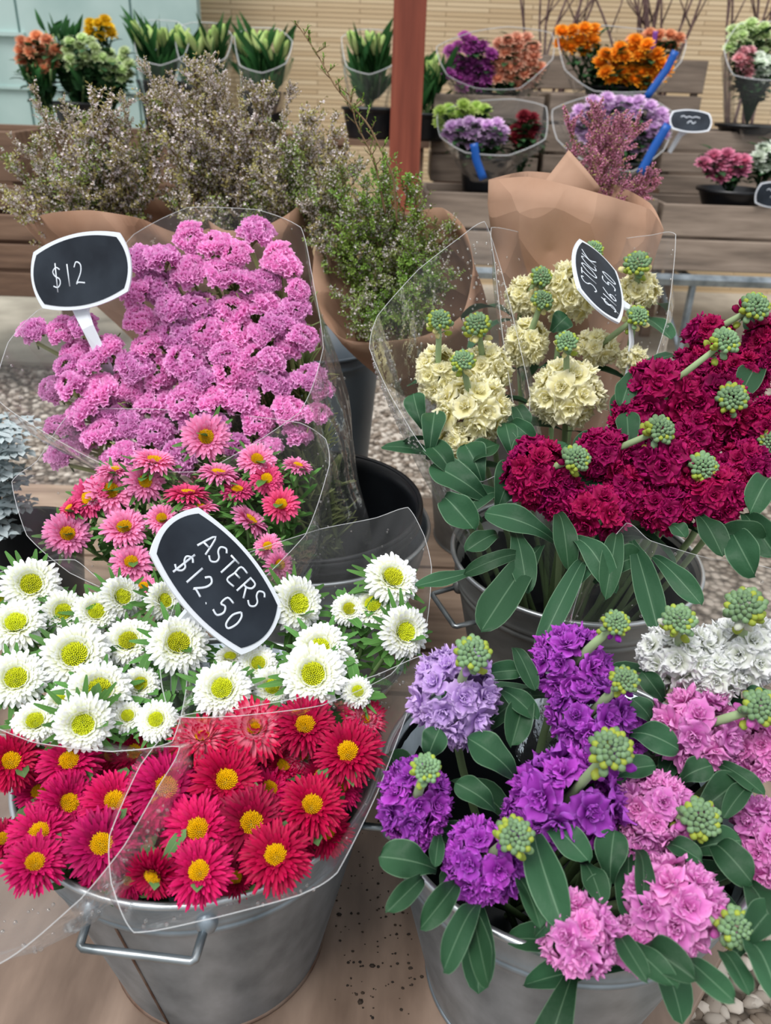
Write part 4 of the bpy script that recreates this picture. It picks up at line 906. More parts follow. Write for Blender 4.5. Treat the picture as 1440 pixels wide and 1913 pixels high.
def shoot(pts_px, Y, label):
    P = [at(x, y, Y) for x, y in pts_px]; base = P[0]; ro = empty('heath_sprig', Matrix.Translation(base), label, 'foliage sprig', 'heath sprigs in the right kraft cone')
    n = 26; pts = []
    for k in range(n + 1):
        u = k / n * (len(P) - 1); i_ = min(int(u), len(P) - 2); pts.append(P[i_].lerp(P[i_ + 1], u - i_))
    w = M(); w.tube(pts, [.0018 * (1 - .6 * k / n) for k in range(n + 1)], 5); l = M()
    for k in range(5, n):
        L = rnd(.012, .026) * (1 - .3 * k / n); a = k * 2.4; d = Vector((math.cos(a), math.sin(a) * .7, rnd(.5, 1.1))).normalized(); tip = pts[k] + d * L
        w.tube([pts[k], tip], [.0009, .0005], 4)
        for q in range(7):
            c = pts[k].lerp(tip, .2 + .8 * q / 6); e = (d + Vector((rnd(-1, 1), rnd(-1, 1), rnd(-.3, .6)))).normalized(); leaf_into(l, c, c + e * rnd(.005, .009), .0028, (0, 0, 1), nl=2, nv=2)
    w.build('twig', TWIG, ro, world=True); l.build('leaves', HLEAF2, ro, world=True)
shoot([(742, 420), (735, 330), (690, 235), (628, 165), (592, 100), (553, 42)], 1.24, 'longest green heath shoot, arching up and left across the bamboo screen')
shoot([(720, 400), (700, 300), (665, 230), (650, 170)], 1.25, 'second longest green shoot, short of the arching one')
for (x0, y0, x1, y1) in ((330, 230, 268, 108), (350, 220, 318, 130), (400, 210, 392, 92), (430, 220, 418, 118), (440, 240, 470, 150), (120, 290, 58, 160), (150, 280, 108, 185), (520, 260, 560, 160), (250, 260, 215, 170), (90, 330, 15, 250), (100, 380, 8, 350)):
    heath(H_PALE, at(x0, y0, 1.36), at(x1, y1, 1.33), 'tall pale heath sprig standing above the left and middle kraft bunches', 'tall heath sprigs above the kraft bunches')
HP = ['pink heath sprig standing behind the tall kraft paper wrap', 'pink heath sprigs behind the tall kraft wrap']
fill(16, 1130, 235, 55, 60, 1.38, (1100, 450, 1.36), .13, .19, [H_PNK], *HP)
fill(7, 1215, 335, 60, 30, 1.36, (1100, 420, 1.36), .10, .15, [H_PNK], *HP)

# ------------------------------------------------------------------ cones of kraft paper and clear film
def catmull(P, n):
    out = []; m = len(P)
    for i in range(m):
        a, b_, c, d = P[i - 1], P[i], P[(i + 1) % m], P[(i + 2) % m]
        for k in range(n):
            t = k / n; out.append(.5 * ((2 * b_) + (c - a) * t + (2 * a - 5 * b_ + 4 * c - d) * t * t + (3 * b_ - a - 3 * c + d) * t ** 3))
    return out
def cone(name, rim, apex, ar, mat, label, cat, group=None, bulge=.12, wr=.004, freq=9, part='sheet', edge=None, drops=0, sharp=.55, thick=.0, edge_r=.00042, rows=16, foot=None, drop_zone=None):
    P = [at(*p) for p in rim]; loop = catmull(P, 10); n = len(loop); m_ = len(P); loop = [q.lerp(P[i // 10].lerp(P[(i // 10 + 1) % m_], (i % 10) / 10), sharp) for i, q in enumerate(loop)]; ax = Vector(apex); cen = sum(loop, Vector()) / n; axd = (cen - ax).normalized()
    base = []
    for p in loop:
        q = p - cen; q -= axd * q.dot(axd); base.append(ax + q.normalized() * ar)
    root = empty(name, Vector(apex), label, cat, group); inv = Vector(apex)
    kx = rnd(0, 50)
    def fn(u, v):
        i = int(round(v * n)) % n; p, b_ = loop[i], base[i]; q = b_.lerp(p, u); o = (p - cen); o -= axd * o.dot(axd); o.normalize()
        s = abs(math.sin(v * 2 * PI * freq + kx)) ** 3 * wr * u * (1 + .6 * math.sin(v * 2 * PI * 3 + kx)) + noise.noise(Vector((v * 12 + kx, u * 3, kx))) * wr * 2.5
        return q + o * (bulge * (p - b_).length * u * (1 - u) + s * (0 if u > .999 else 1)) - inv
    b = M(); b.grid(fn, rows, n, 0, True); sh = b.build(part, mat, root)
    if thick: md = sh.modifiers.new('thickness', 'SOLIDIFY'); md.thickness = thick
    if edge:
        b = M(); b.tube([p - inv for p in loop + loop[:1]], edge_r, 4, cap=False); b.build('cut_edge_glint', edge, root)  # pale tube along the rim, a painted glint of the film edge
    if drops:
        b = M()
        for i in range(drops):
            for _ in range(20):
                u = rnd(.45, .98); v = rnd(0, 1); q = fn(u, v)
                if drop_zone is None or drop_zone(q + inv): break
            s = rnd(.0007, .0018); toc = (CAM - (q + inv)).normalized(); b.blob(q + toc * .0008, s, s, s, 6, 4)
        b.build('water_drops', DROP, root, kind='stuff')
    return root
KC = dict(thick=.0005, sharp=.3, mat=KRAFT, cat='paper wrap', group='kraft paper wraps')
cone('kraft_paper_wrap', [(38,412,1.32),(95,398,1.22),(170,393,1.19),(260,408,1.19),(335,436,1.22),(400,420,1.3),(330,380,1.42),(200,360,1.45),(90,372,1.42)], (-.22, 1.42, .16), .03, label='kraft paper cone around the left heath bunch, behind the $12 sign', wr=.006, freq=5, **KC)
cone('kraft_paper_wrap', [(362,385,1.3),(420,430,1.26),(500,420,1.26),(560,380,1.32),(520,345,1.42),(455,318,1.46),(405,296,1.46),(368,330,1.42)], (-.14, 1.47, .2), .03, label='kraft paper cone in the middle, seen between heath sprigs above the statice', wr=.006, freq=4, **KC)
cone('kraft_paper_wrap', [(588,470,1.30),(584,545,1.25),(606,602,1.20),(642,634,1.17),(700,640,1.16),(790,628,1.16),(862,590,1.18),(884,500,1.22),(868,425,1.28),(825,388,1.34),(770,395,1.37),(680,400,1.38),(620,420,1.36)], (.19, 1.38, .2), .03, label='large open kraft paper cone of green heath beside the timber post', wr=.005, freq=5, bulge=.05, **KC)
bigk = cone('kraft_paper_wrap', [(912,336,1.18),(985,330,1.13),(1070,348,1.11),(1150,370,1.11),(1215,392,1.14),(1240,430,1.2),(1215,380,1.3),(1150,345,1.36),(1080,330,1.38),(985,320,1.33)], (.26, 1.15, .20), .035, label='tall kraft paper wrap standing behind the cream stock', wr=.006, freq=4, bulge=.10, **KC)
def flap():
    A, B, C = at(1012, 345, 1.25), at(1062, 280, 1.27), at(1122, 352, 1.23); D = at(1068, 420, 1.26); b = M()
    fn = lambda u, v: (A.lerp(B, u)).lerp((D.lerp(C, u)), v) + Vector((0, -.012 * math.sin(PI * v), 0)) - Vector((.26, 1.15, .20))
    b.grid(fn, 8, 8); o = b.build('paper_flap', KRAFT, bigk); m = o.modifiers.new('thickness', 'SOLIDIFY'); m.thickness = .0005
flap()
FC = dict(mat=FILM, edge=FILM_EDGE, cat='clear wrap', group='clear film sleeves', part='film_sheet')
cone('film_sleeve', [(482,392,1.14),(562,425,1.08),(584,520,1.0),(604,650,.93),(560,770,.86),(380,880,.82),(200,870,.82),(70,800,.83),(-10,740,.86),(15,640,.95),(70,580,1.02),(160,545,1.10),(250,438,1.16),(350,388,1.18)], (-.07, .955, .2), .055, label='crumpled clear film sleeve around the pink statice', wr=.007, freq=14, drops=160, bulge=.06, **FC)
cone('film_sleeve', [(135,768,.92),(280,764,.93),(420,772,.93),(560,790,.90),(608,820,.86),(615,870,.80),(570,1000,.725),(430,1130,.665),(250,1120,.67),(130,1070,.69),(50,1000,.73),(22,900,.80),(70,860,.86)], (-.12, .90, .2), .05, label='clear film sleeve around the pink asters, behind the ASTERS sign', wr=.004, drops=120, **FC)
cone('film_sleeve', [(500,1020,.74),(600,988,.755),(700,968,.76),(762,948,.765),(792,1000,.73),(806,1060,.69),(796,1170,.63),(730,1260,.565),(600,1318,.515),(440,1338,.495),(320,1336,.50),(298,1240,.55),(330,1120,.62),(420,1050,.69)], (-.10, .60, .2), .05, label='clear film sleeve around the right half of the white asters', wr=.003, drops=60, **FC)
cone('film_sleeve', [(-20,1075,.69),(70,1050,.70),(140,1046,.70),(190,1085,.68),(300,1130,.63),(350,1260,.55),(322,1385,.475),(210,1404,.465),(60,1386,.47),(-60,1330,.50),(-120,1200,.6),(-90,1110,.67)], (-.18, .60, .2), .05, label='clear film sleeve around the left half of the white asters', wr=.003, drops=60, **FC)
cone('film_sleeve', [(338,1338,.50),(440,1325,.51),(560,1303,.52),(700,1262,.54),(792,1224,.56),(772,1300,.52),(705,1480,.435),(630,1630,.365),(560,1672,.35),(400,1715,.342),(250,1742,.335),(208,1650,.36),(205,1560,.395),(262,1430,.455)], (-.14, .56, .16), .06, label='clear film sleeve around the right cluster of red asters', wr=.003, drops=120, **FC)
cone('film_sleeve', [(0,1372,.51),(200,1404,.475),(335,1395,.47),(290,1480,.42),(232,1580,.385),(150,1680,.352),(0,1800,.325),(-160,1750,.345),(-220,1550,.44),(-120,1420,.49)], (-.19, .56, .16), .05, label='clear film sleeve around the left cluster of red asters, cut by the left edge', wr=.004, drops=260, **dict(FC, mat=FILM_H))
cone('film_sleeve', [(905,414,1.02),(850,450,1.0),(780,505,.97),(705,590,.92),(690,650,.88),(730,740,.84),(800,850,.795),(900,900,.785),(975,850,.80),(990,740,.87),(960,600,.95),(935,500,1.01)], (.19, .92, .2), .05, label='clear film sleeve beaded with rain at the left of the cream stock', wr=.003, drops=420, drop_zone=lambda q: q.z > .42 and q.x < .16, bulge=.06, **FC)
cone('film_sleeve', [(918,425,1.10),(1000,440,1.14),(1120,450,1.14),(1210,440,1.1),(1262,438,1.06),(1245,600,.96),(1180,790,.87),(1090,850,.84),(1000,850,.84),(960,760,.87),(938,620,.96),(925,500,1.04)], (.28, .93, .2), .05, label='clear film sleeve at the right of the cream stock, around the slanted sign', wr=.003, drops=260, bulge=.05, **FC)
cone('film_sleeve', [(1062,1190,.60),(1090,1080,.655),(1170,977,.70),(1215,1010,.69),(1320,1042,.675),(1440,1062,.665),(1530,1150,.62),(1510,1290,.53),(1400,1330,.50),(1250,1330,.50),(1120,1300,.52)], (.19, .56, .2), .06, label='clear film sleeve rising behind the white stock over the drooping leaves', wr=.003, drops=80, bulge=.05, **FC)

# ------------------------------------------------------------------ price signs
def sign(center, u_px, v_px, Y, strokes, label, stake=None, usign=1, aspect=1.62, th=.0022, stroke_w=.0075):
    """u_px / v_px: image vectors of the board's width and height; the depth parts follow from the board being a rectangle"""
    C = at(center[0], center[1], Y); k = mpp(C); F_ = (C - CAM).normalized(); R_ = (RT - F_ * RT.dot(F_)).normalized(); U_ = -F_.cross(R_) if F_.cross(R_).dot(UP) < 0 else F_.cross(R_)
    u = Vector((u_px[0], -u_px[1])); v = Vector((v_px[0], -v_px[1])); duv = u.dot(v); best = None
    for i in range(1, 4000):
        uz = i * .1 * usign; vz = -duv / uz; e = abs(u.length_squared + uz * uz - aspect ** 2 * (v.length_squared + vz * vz))
        if best is None or e < best[0]: best = (e, uz, vz)
    _, uz, vz = best
    U = (R_ * u.x + U_ * u.y + F_ * uz) * k; V = (R_ * v.x + U_ * v.y + F_ * vz) * k
    w, h = U.length, V.length; x = U.normalized(); y = -V.normalized(); y = (y - x * y.dot(x)).normalized(); z = x.cross(y)
    mt = Matrix((x, y, z)).transposed().to_4x4(); mt.translation = C
    root = empty('price_sign', mt, label, 'sign', 'chalkboard price signs')
    def outline(s, n=16):
        P = []; hw, hh = w / 2 * s[0], h / 2 * s[1]; bx, by = .10 * w, .13 * h
        for k_ in range(n): t = k_ / n; P.append((-hw + 2 * hw * t, hh + by * 4 * t * (1 - t) - by * .5))
        for k_ in range(n): t = k_ / n; P.append((hw + bx * 4 * t * (1 - t) * .8, hh - by * .5 - (2 * hh - by) * t))
        for k_ in range(n): t = k_ / n; P.append((hw - 2 * hw * t, -hh + by * .5 - by * 4 * t * (1 - t)))
        for k_ in range(n): t = k_ / n; P.append((-hw - bx * 4 * t * (1 - t) * .8, -hh + by * .5 + (2 * hh - by) * t))
        return P
    def plate(P, z0, z1):
        b = M(); n = len(P)
        for zz_ in (z0, z1):
            for (a, c) in P: b.v.append((a, c, zz_)); b.t.append(.5); b.e.append(.5); b.r.append(.5)
        b.f.append(tuple(range(n))); b.f.append(tuple(range(n, 2 * n))[::-1]); b.mi += [0, 0]
        for i in range(n): b.f.append((i, n + i, n + (i + 1) % n, (i + 1) % n)); b.mi.append(0)
        return b
    fw = .035 * w
    o = plate(outline((1.02, 1.0)), .0002, -th); o.build('white_frame', SIGNW, root, smooth=False)
    o = plate(outline((1.02 - 2 * fw / w, 1.0 - 2 * fw / h)), .0009, -.0002); o.build('chalkboard', SIGNB, root, smooth=False)
    b = M()
    for st in strokes:
        pts = [Vector((a * w, c * w, .0013)) for a, c in st]
        if len(pts) > 2:
            sm = []
            for i in range(len(pts) - 1):
                p0, p1, p2, p3 = pts[max(i - 1, 0)], pts[i], pts[i + 1], pts[min(i + 2, len(pts) - 1)]
                for q in range(4):
                    t = q / 4; sm.append(.5 * ((2 * p1) + (p2 - p0) * t + (2 * p0 - 5 * p1 + 4 * p2 - p3) * t * t + (3 * p1 - p0 - 3 * p2 + p3) * t ** 3))
            pts = sm + [pts[-1]]
        b.tube(pts, stroke_w * w, 6)
    for i in range(len(b.v)): a = b.v[i]; b.v[i] = (a[0], a[1], .0009 + max(0, (a[2] - .0009)) * .12)
    b.build('chalk_lettering', CHALK, root)
    if stake:
        imt = mt.inverted(); pts = [imt @ at(px, py, Yq) for px, py, Yq in stake[0]]
        b = M(); n = len(pts)
        for i, p in enumerate(pts):
            d = (pts[min(i + 1, n - 1)] - pts[max(i - 1, 0)]).normalized(); s_ = d.cross(Vector((0, 0, 1))).normalized() * stake[1][i] * k * .5; zq = Vector((0, 0, .0013))
            for q in (p - s_ - zq, p + s_ - zq, p + s_ * .8 + zq, p - s_ * .8 + zq): b.v.append(tuple(q)); b.t.append(.5); b.e.append(.5); b.r.append(.5)
        for i in range(n - 1):
            for j in range(4): a = i * 4 + j; c = i * 4 + (j + 1) % 4; b.f.append((a, c, c + 4, a + 4)); b.mi.append(0)
        b.f.append((3, 2, 1, 0)); b.f.append(tuple((n - 1) * 4 + j for j in range(4))); b.mi += [0, 0]
        b.build('stake', SIGNW, root, smooth=False)
    return root
def G(ch, x, y, s, sl=0.0):
    """handwritten capitals and digits as strokes in a unit cell"""
    D = {'A': [[(0, 0), (.35, 1), (.7, 0)], [(.12, .35), (.6, .38)]], 'S': [[(.62, .86), (.4, 1), (.12, .84), (.2, .6), (.5, .42), (.55, .18), (.3, 0), (0, .12)]],
         'T': [[(0, .97), (.7, 1)], [(.36, 1), (.33, 0)]], 'E': [[(.6, 1), (.06, .97), (.04, .5), (.0, 0), (.58, .03)], [(.05, .52), (.48, .54)]],
         'R': [[(0, 0), (.06, 1)], [(.03, .97), (.5, .95), (.55, .68), (.3, .5), (.06, .48)], [(.25, .48), (.6, 0)]], '$': [[(.62, .82), (.38, .95), (.12, .8), (.22, .58), (.5, .42), (.5, .2), (.28, .06), (0, .16)], [(.36, 1.15), (.24, -.15)]],
         '1': [[(.2, 1), (.16, 0)]], '2': [[(.05, .78), (.25, 1), (.52, .85), (.45, .5), (.05, .05), (.2, .1), (.65, .02)]], '5': [[(.62, 1), (.15, .97), (.1, .55), (.4, .6), (.58, .35), (.4, .04), (.02, .08)]],
         '0': [[(.3, 1), (.05, .6), (.12, .1), (.4, .02), (.58, .45), (.5, .85), (.3, 1)]], '.': [[(.1, .0), (.14, .04)]], 'O': [[(.35, 1), (.04, .6), (.12, .1), (.4, .0), (.66, .4), (.6, .85), (.35, 1)]],
         'C': [[(.62, .85), (.38, 1), (.08, .65), (.08, .25), (.32, 0), (.62, .12)]], 'K': [[(.04, 1), (0, 0)], [(.58, 1), (.06, .48), (.6, 0)]], '6': [[(.5, 1), (.15, .6), (.06, .2), (.3, 0), (.55, .22), (.35, .48), (.1, .3)]], 'd': [[(0, .8), (.3, 1), (.5, .6), (.3, .1), (0, .3)]]}
    return [[(x + (a + sl * c) * s * .8, y + c * s) for a, c in st] for st in D[ch]]
def text(t, x, y, s, adv, sl=0.0):
    out = []
    for i, ch in enumerate(t):
        if ch != ' ': out += G(ch, x, y, s, sl)
        x += adv if ch not in '.1' else adv * .62
    return out
sign((149, 507), (150, -32), (6, 118), .985, text('$12', -.33, -.12, .21, .165), 'chalkboard price sign reading $12 stuck in the pink statice', stake=([(150, 560, .99), (153, 588, .98), (163, 612, .97), (190, 668, .965), (225, 740, 1.0)], [60, 34, 28, 30, 26]), usign=-1)
sign((410, 1085), (160, 182), (-92, 102), .60, text('ASTERS', -.31, .05, .165, .115, .05) + text('$12.50', -.33, -.21, .17, .135, .05), 'tilted chalkboard price sign reading ASTERS $12.50 among the asters', stake=([(375, 1150, .607), (345, 1172, .605), (332, 1215, .60), (330, 1290, .58)], [66, 50, 28, 24]), usign=1, stroke_w=.0088)
sign((1118, 522), (-8, -88), (86, 70), .93, text('STOCK', -.34, .04, .20, .135, .1) + text('$16.50', -.40, -.23, .18, .13, .1), 'slanted chalkboard price sign reading STOCK $16.50 in the cream stock sleeve', stake=([(1150, 560, .94), (1175, 575, .95), (1180, 640, .94), (1165, 760, .92)], [40, 26, 18, 18]), usign=1, stroke_w=.0085)

# ------------------------------------------------------------------ background bunches
def mum_mesh(sd, mat, n=60):
    R.seed(sd); b = M()
    for i in range(n):
        f = (i + .5) / n; el = -.2 + 1.6 * (1 - f); strip(b, i * 2.39996, .1, .9 * (.5 + .5 * f), .34, el, rnd(.2, .7), 4, nl=3, cup=.3)
    return b.mesh('petals', mat)
FAR = {}
FARLEAF = petal('dark_green_foliage', (30, 58, 34), (56, 92, 56), trans=.1, valv=.4)
def farcol(k, a, c): FAR[k] = [mum_mesh(700 + i, petal(k + '_bloom', a, c, trans=.2, valv=.25)) for i in range(2)]
farcol('orange', (226, 118, 8), (252, 176, 50)); farcol('purple', (142, 50, 140), (212, 112, 200)); farcol('salmon', (228, 150, 118), (248, 200, 172)); farcol('lilac', (214, 172, 222), (240, 210, 244))
farcol('lime', (180, 212, 96), (216, 238, 146)); farcol('wine', (96, 16, 30), (150, 50, 60)); farcol('carnation', (170, 50, 96), (232, 150, 180)); farcol('ivory', (214, 226, 204), (240, 246, 236)); farcol('rose', (216, 140, 150), (238, 184, 190)); farcol('peach', (222, 140, 100), (240, 180, 140))
farcol('yellow', (220, 180, 10), (250, 214, 50)); farcol('palegreen', (176, 204, 120), (222, 236, 190))
def far_blooms(kind, pts, r, Y, label, group, name='chrysanthemum_bloom', rootp=None, cat='flower'):
    for (x, y) in pts:
        p = at(x, y, Y + rnd(-.02, .02)); k = mpp(p); toc = (CAM - p).normalized(); n = toc * .6 + Vector((rnd(-.3, .3), 0, .7))
        ro = empty(name, frame(p, n, rnd(0, 6.3), r * k * 1.28), label, cat, group)
        put('petals', R.choice(FAR[kind]), ro)
        A = Vector(rootp) if rootp else p + Vector((0, .03, -.25)); s = M(); s.tube(bez(A, A.lerp(p, .5) + Vector((0, 0, .02)), p - Vector(n).normalized() * .01, 5), .003, 5)
        for q in range(10):
            t = rnd(.35, .9); P = A.lerp(p, t); a = rnd(0, 6.3); leaf_into(s, P, P + Vector((math.cos(a), math.sin(a), rnd(0, .8))) * rnd(.05, .085), .028, (0, 0, 1), nl=4, nv=2)
        s.build('stem', FARLEAF, ro, world=True)
def scatter(cx, cy, rx, ry, n, mn):
    out = []
    for _ in range(900):
        a = rnd(0, 6.3); q = math.sqrt(R.random()); p = (cx + rx * q * math.cos(a), cy + ry * q * math.sin(a))
        if all((p[0] - o[0]) ** 2 + (p[1] - o[1]) ** 2 > mn * mn for o in out): out.append(p)
        if len(out) >= n: break
    return out
def pot(px, pyt, pyb, half, Y, label, name='black_pot', mat=BLACKP, handle=False):
    pt = at(px, pyt, Y); pb_ = at(px, pyb, Y); k = mpp(pt); r_ = half * k; h = pt.z - pb_.z
    root = empty(name, Vector((pt.x, Y, pb_.z)), label, 'pot')
    b = M(); prof = [(.001, 0), (r_ * .8, 0)] + [(r_ * (.8 + .2 * i / 8), h * i / 8) for i in range(1, 8)] + [(r_, h - .012), (r_ + .006, h - .010), (r_ + .006, h), (r_ - .003, h), (r_ * .8, .01), (.001, .01)]
    b.lathe(prof, 40); b.build('pot_body', mat, root)
    return Vector((pt.x, Y, pb_.z + .03)), h, r_
def far_sleeve(rim, apex, label, ar=.05, band=None):
    r = cone('film_sleeve', rim, apex, ar, FILM_BG, label, 'clear wrap', 'clear sleeves on the background bunches', edge=FILM_EDGE, wr=.006, rows=8, part='film_sheet', edge_r=.0022)
    return r
RIB = solid('blue_ribbon_print', (10, 84, 170), rough=.4); RIBP = solid('purple_ribbon_print', (120, 60, 150), rough=.4)
def ribbon(pts, w, Y, mat, label):
    P = [at(x, y, Y) for x, y in pts]; k = mpp(P[0]); b = M(); n = len(P)
    def fn(u, v):
        q = u * (n - 1); i = min(int(q), n - 2); p = P[i].lerp(P[i + 1], q - i); d = (P[i + 1] - P[i]).normalized(); s = d.cross((CAM - p).normalized()); return p + s * (v - .5) * w * k
    b.grid(fn, 8, 2); o = b.build('ribbon', mat); m = o.modifiers.new('thickness', 'SOLIDIFY'); m.thickness = .001; return tag(o, label, 'ribbon', 'ribbons on the background wraps')
r1, h, rr_ = pot(905, 172, 262, 52, 3.72, 'black pot under the purple and salmon chrysanthemums')
far_blooms('purple', scatter(878, 118, 46, 52, 22, 15), 13, 3.62, 'purple chrysanthemum bloom in the wrapped bunch right of the timber post', 'purple chrysanthemum blooms', rootp=r1)
far_blooms('salmon', scatter(966, 115, 46, 52, 24, 15), 13, 3.62, 'salmon chrysanthemum bloom beside the purple bunch', 'salmon chrysanthemum blooms', rootp=r1 + Vector((.1, 0, 0)))
far_sleeve([(815,88,3.6),(880,60,3.6),(950,50,3.65),(1030,62,3.7),(1032,110,3.6),(970,165,3.5),(890,165,3.48),(835,140,3.5)], r1 + Vector((.05, 0, 0)), 'clear sleeve around the purple and salmon chrysanthemums')
r2, h, rr_ = pot(1150, 160, 262, 56, 3.72, 'black pot under the orange chrysanthemums')
far_blooms('orange', scatter(1080, 72, 40, 26, 12, 17), 14, 3.66, 'orange chrysanthemum bloom in the upper left of the orange bunch', 'upper orange chrysanthemum blooms', rootp=r2)
far_blooms('orange', scatter(1185, 120, 66, 44, 26, 16), 14, 3.58, 'orange chrysanthemum bloom in the large front of the orange bunch', 'front orange chrysanthemum blooms', rootp=r2)
far_blooms('peach', scatter(1225, 75, 46, 18, 12, 15), 12, 3.74, 'pale orange chrysanthemum bloom behind the large orange ones', 'pale orange chrysanthemum blooms', rootp=r2 + Vector((.1, .05, 0)))
far_sleeve([(1042,62,3.66),(1100,46,3.7),(1200,55,3.75),(1280,70,3.75),(1272,115,3.6),(1215,170,3.5),(1110,170,3.5),(1055,130,3.55)], r2, 'clear sleeve around the orange chrysanthemums')
ribbon([(1262, 95), (1245, 130), (1205, 185)], 14, 3.44, RIB, 'blue ribbon strip down the orange chrysanthemum wrap'); ribbon([(1225, 58), (1218, 95)], 9, 3.6, RIBP, 'purple ribbon strip at the top of the orange wrap')
r3, h, rr_ = pot(905, 292, 358, 46, 3.40, 'black pot under the lime and lilac bunch')
far_blooms('lime', scatter(865, 222, 52, 26, 16, 15), 13, 3.42, 'lime green chrysanthemum bloom behind the lilac ones', 'lime chrysanthemum blooms', rootp=r3)
far_blooms('lilac', scatter(890, 248, 58, 24, 20, 15), 13, 3.32, 'pale lilac chrysanthemum bloom in front of the lime ones', 'pale lilac chrysanthemum blooms', rootp=r3)
far_blooms('wine', scatter(985, 245, 26, 32, 10, 15), 13, 3.40, 'dark wine red bloom right of the lime and lilac bunch', 'wine red blooms', rootp=r3 + Vector((.14, 0, 0)))
far_sleeve([(818,210,3.4),(880,190,3.45),(960,185,3.45),(1020,200,3.4),(1018,260,3.3),(950,290,3.22),(870,285,3.22),(822,255,3.28)], r3, 'clear sleeve around the lime and lilac bunch')
ribbon([(885, 268), (890, 300), (903, 335)], 15, 3.19, RIB, 'blue ribbon strip on the lime and lilac wrap')
r4, h, rr_ = pot(1150, 300, 360, 52, 3.40, 'black pot under the lilac chrysanthemums')
far_blooms('lilac', scatter(1160, 232, 90, 52, 44, 17), 14, 3.34, 'lilac chrysanthemum bloom in the wide bunch behind the pink heath', 'wide bunch of lilac chrysanthemum blooms', rootp=r4)
far_sleeve([(1032,205,3.4),(1100,180,3.45),(1200,178,3.45),(1262,215,3.4),(1240,280,3.25),(1180,320,3.2),(1090,300,3.2),(1040,260,3.28)], r4, 'clear sleeve around the wide lilac bunch')
ribbon([(1248, 232), (1222, 275), (1195, 325)], 16, 3.16, RIB, 'blue ribbon strip on the wide lilac wrap')
r5, h, rr_ = pot(1395, 232, 250, 55, 3.66, 'shallow black tray under the wrapped snapdragons', name='black_tray')
far_blooms('palegreen', scatter(1400, 80, 42, 36, 20, 13), 12, 3.66, 'pale green snapdragon top in the wrapped bunch at the upper right', 'pale green snapdragon tops', name='snapdragon_spike', rootp=r5)
far_blooms('rose', scatter(1392, 115, 22, 22, 9, 12), 11, 3.58, 'soft pink snapdragon bloom in the wrapped bunch at the upper right', 'pink snapdragon blooms', name='snapdragon_spike', rootp=r5)
far_blooms('ivory', scatter(1430, 125, 22, 24, 9, 12), 11, 3.58, 'white-green snapdragon bloom beside the pink ones', 'white snapdragon blooms', name='snapdragon_spike', rootp=r5)
far_sleeve([(1352,90,3.6),(1380,45,3.65),(1440,40,3.7),(1500,60,3.65),(1500,120,3.55),(1440,150,3.5),(1370,140,3.52)], r5 + Vector((.06, 0, 0)), 'clear sleeve around the snapdragons', ar=.13)
r6, h, rr_ = pot(1368, 352, 384, 62, 3.34, 'low black pot of pink and white carnations')
far_blooms('carnation', scatter(1350, 312, 44, 22, 14, 17), 15, 3.28, 'pink and white carnation in the low black pot', 'pink carnations', name='carnation', rootp=r6)
far_blooms('ivory', scatter(1430, 292, 26, 22, 8, 17), 15, 3.32, 'white carnation in the low black pot', 'white carnations', name='carnation', rootp=r6 + Vector((.1, 0, 0)))
# left background: alstroemeria and lilies
r7, h, rr_ = pot(150, 190, 250, 50, 3.50, 'black bucket holding the alstroemeria bunches', name='black_bucket')
far_blooms('peach', scatter(68, 100, 38, 36, 16, 15), 12, 3.40, 'peach alstroemeria bloom at the far left of the back row', 'peach alstroemeria blooms', name='alstroemeria_bloom', rootp=r7 - Vector((.15, 0, 0)))
far_blooms('palegreen', scatter(148, 100, 34, 30, 14, 14), 11, 3.40, 'pale green alstroemeria bloom in the middle of the black bucket', 'pale green alstroemeria blooms', name='alstroemeria_bloom', rootp=r7)
far_blooms('palegreen', scatter(218, 120, 32, 28, 12, 14), 11, 3.40, 'pale green alstroemeria bloom at the right side of the black bucket', 'right pale green alstroemeria blooms', name='alstroemeria_bloom', rootp=r7 + Vector((.1, 0, 0)))
far_blooms('yellow', scatter(188, 55, 26, 18, 9, 13), 11, 3.52, 'yellow alstroemeria bloom behind the pale green ones', 'yellow alstroemeria blooms', name='alstroemeria_bloom', rootp=r7 + Vector((.05, .05, 0)))
def leafy(name, cx, cy, n, Y, Lr, w, mat, label, group, root, buds=0, spread=1.0, cat='flower stem'):
    for i in range(n):
        x = cx + rnd(-1, 1) * 38 * spread; p = at(x, cy + rnd(-14, 14), Y + rnd(-.04, .04)); A = Vector(root); ro = empty(name, Matrix.Translation(A), label, cat, group)
        s = M(); s.tube(bez(A, A.lerp(p, .5) + Vector((0, 0, .03)), p, 6), .004, 5); s.build('stem', STEM, ro, world=True)
        l = M()
        for q in range(11):
            t = rnd(.35, 1); P = A.lerp(p, t); a = rnd(0, 6.3); d = Vector((math.cos(a) * .6, math.sin(a) * .5, rnd(.5, 1.2))).normalized(); leaf_into(l, P, P + d * rnd(*Lr), w, (math.cos(a + 1.57), math.sin(a + 1.57), .3), bend=rnd(-.1, .15), nl=6, nv=2, shape='lens')
        l.build('leaves', mat, ro, world=True)
        if buds:
            for q in range(buds):
                a = rnd(0, 6.3); d = Vector((math.cos(a) * .5, math.sin(a) * .5 - .2, 1)).normalized(); bb = M(); c = p + d * .04
                bb.blob(c, .014, .014, .045, 8, 6, rot=d.to_track_quat('Z', 'Y').to_matrix()); bb.build('bud', LILYB, ro, world=True)
LILYB = petal('lily_bud', (168, 200, 110), (214, 230, 160), trans=.15); LILYL = petal('lily_leaf', (28, 66, 34), (56, 106, 54), trans=.15, valv=.4)
leafy('leafy_alstroemeria', 110, 70, 9, 3.5, (.05, .10), .024, LILYL, 'leafy green alstroemeria stem at the back of the black bucket', 'leafy alstroemeria stems', r7)
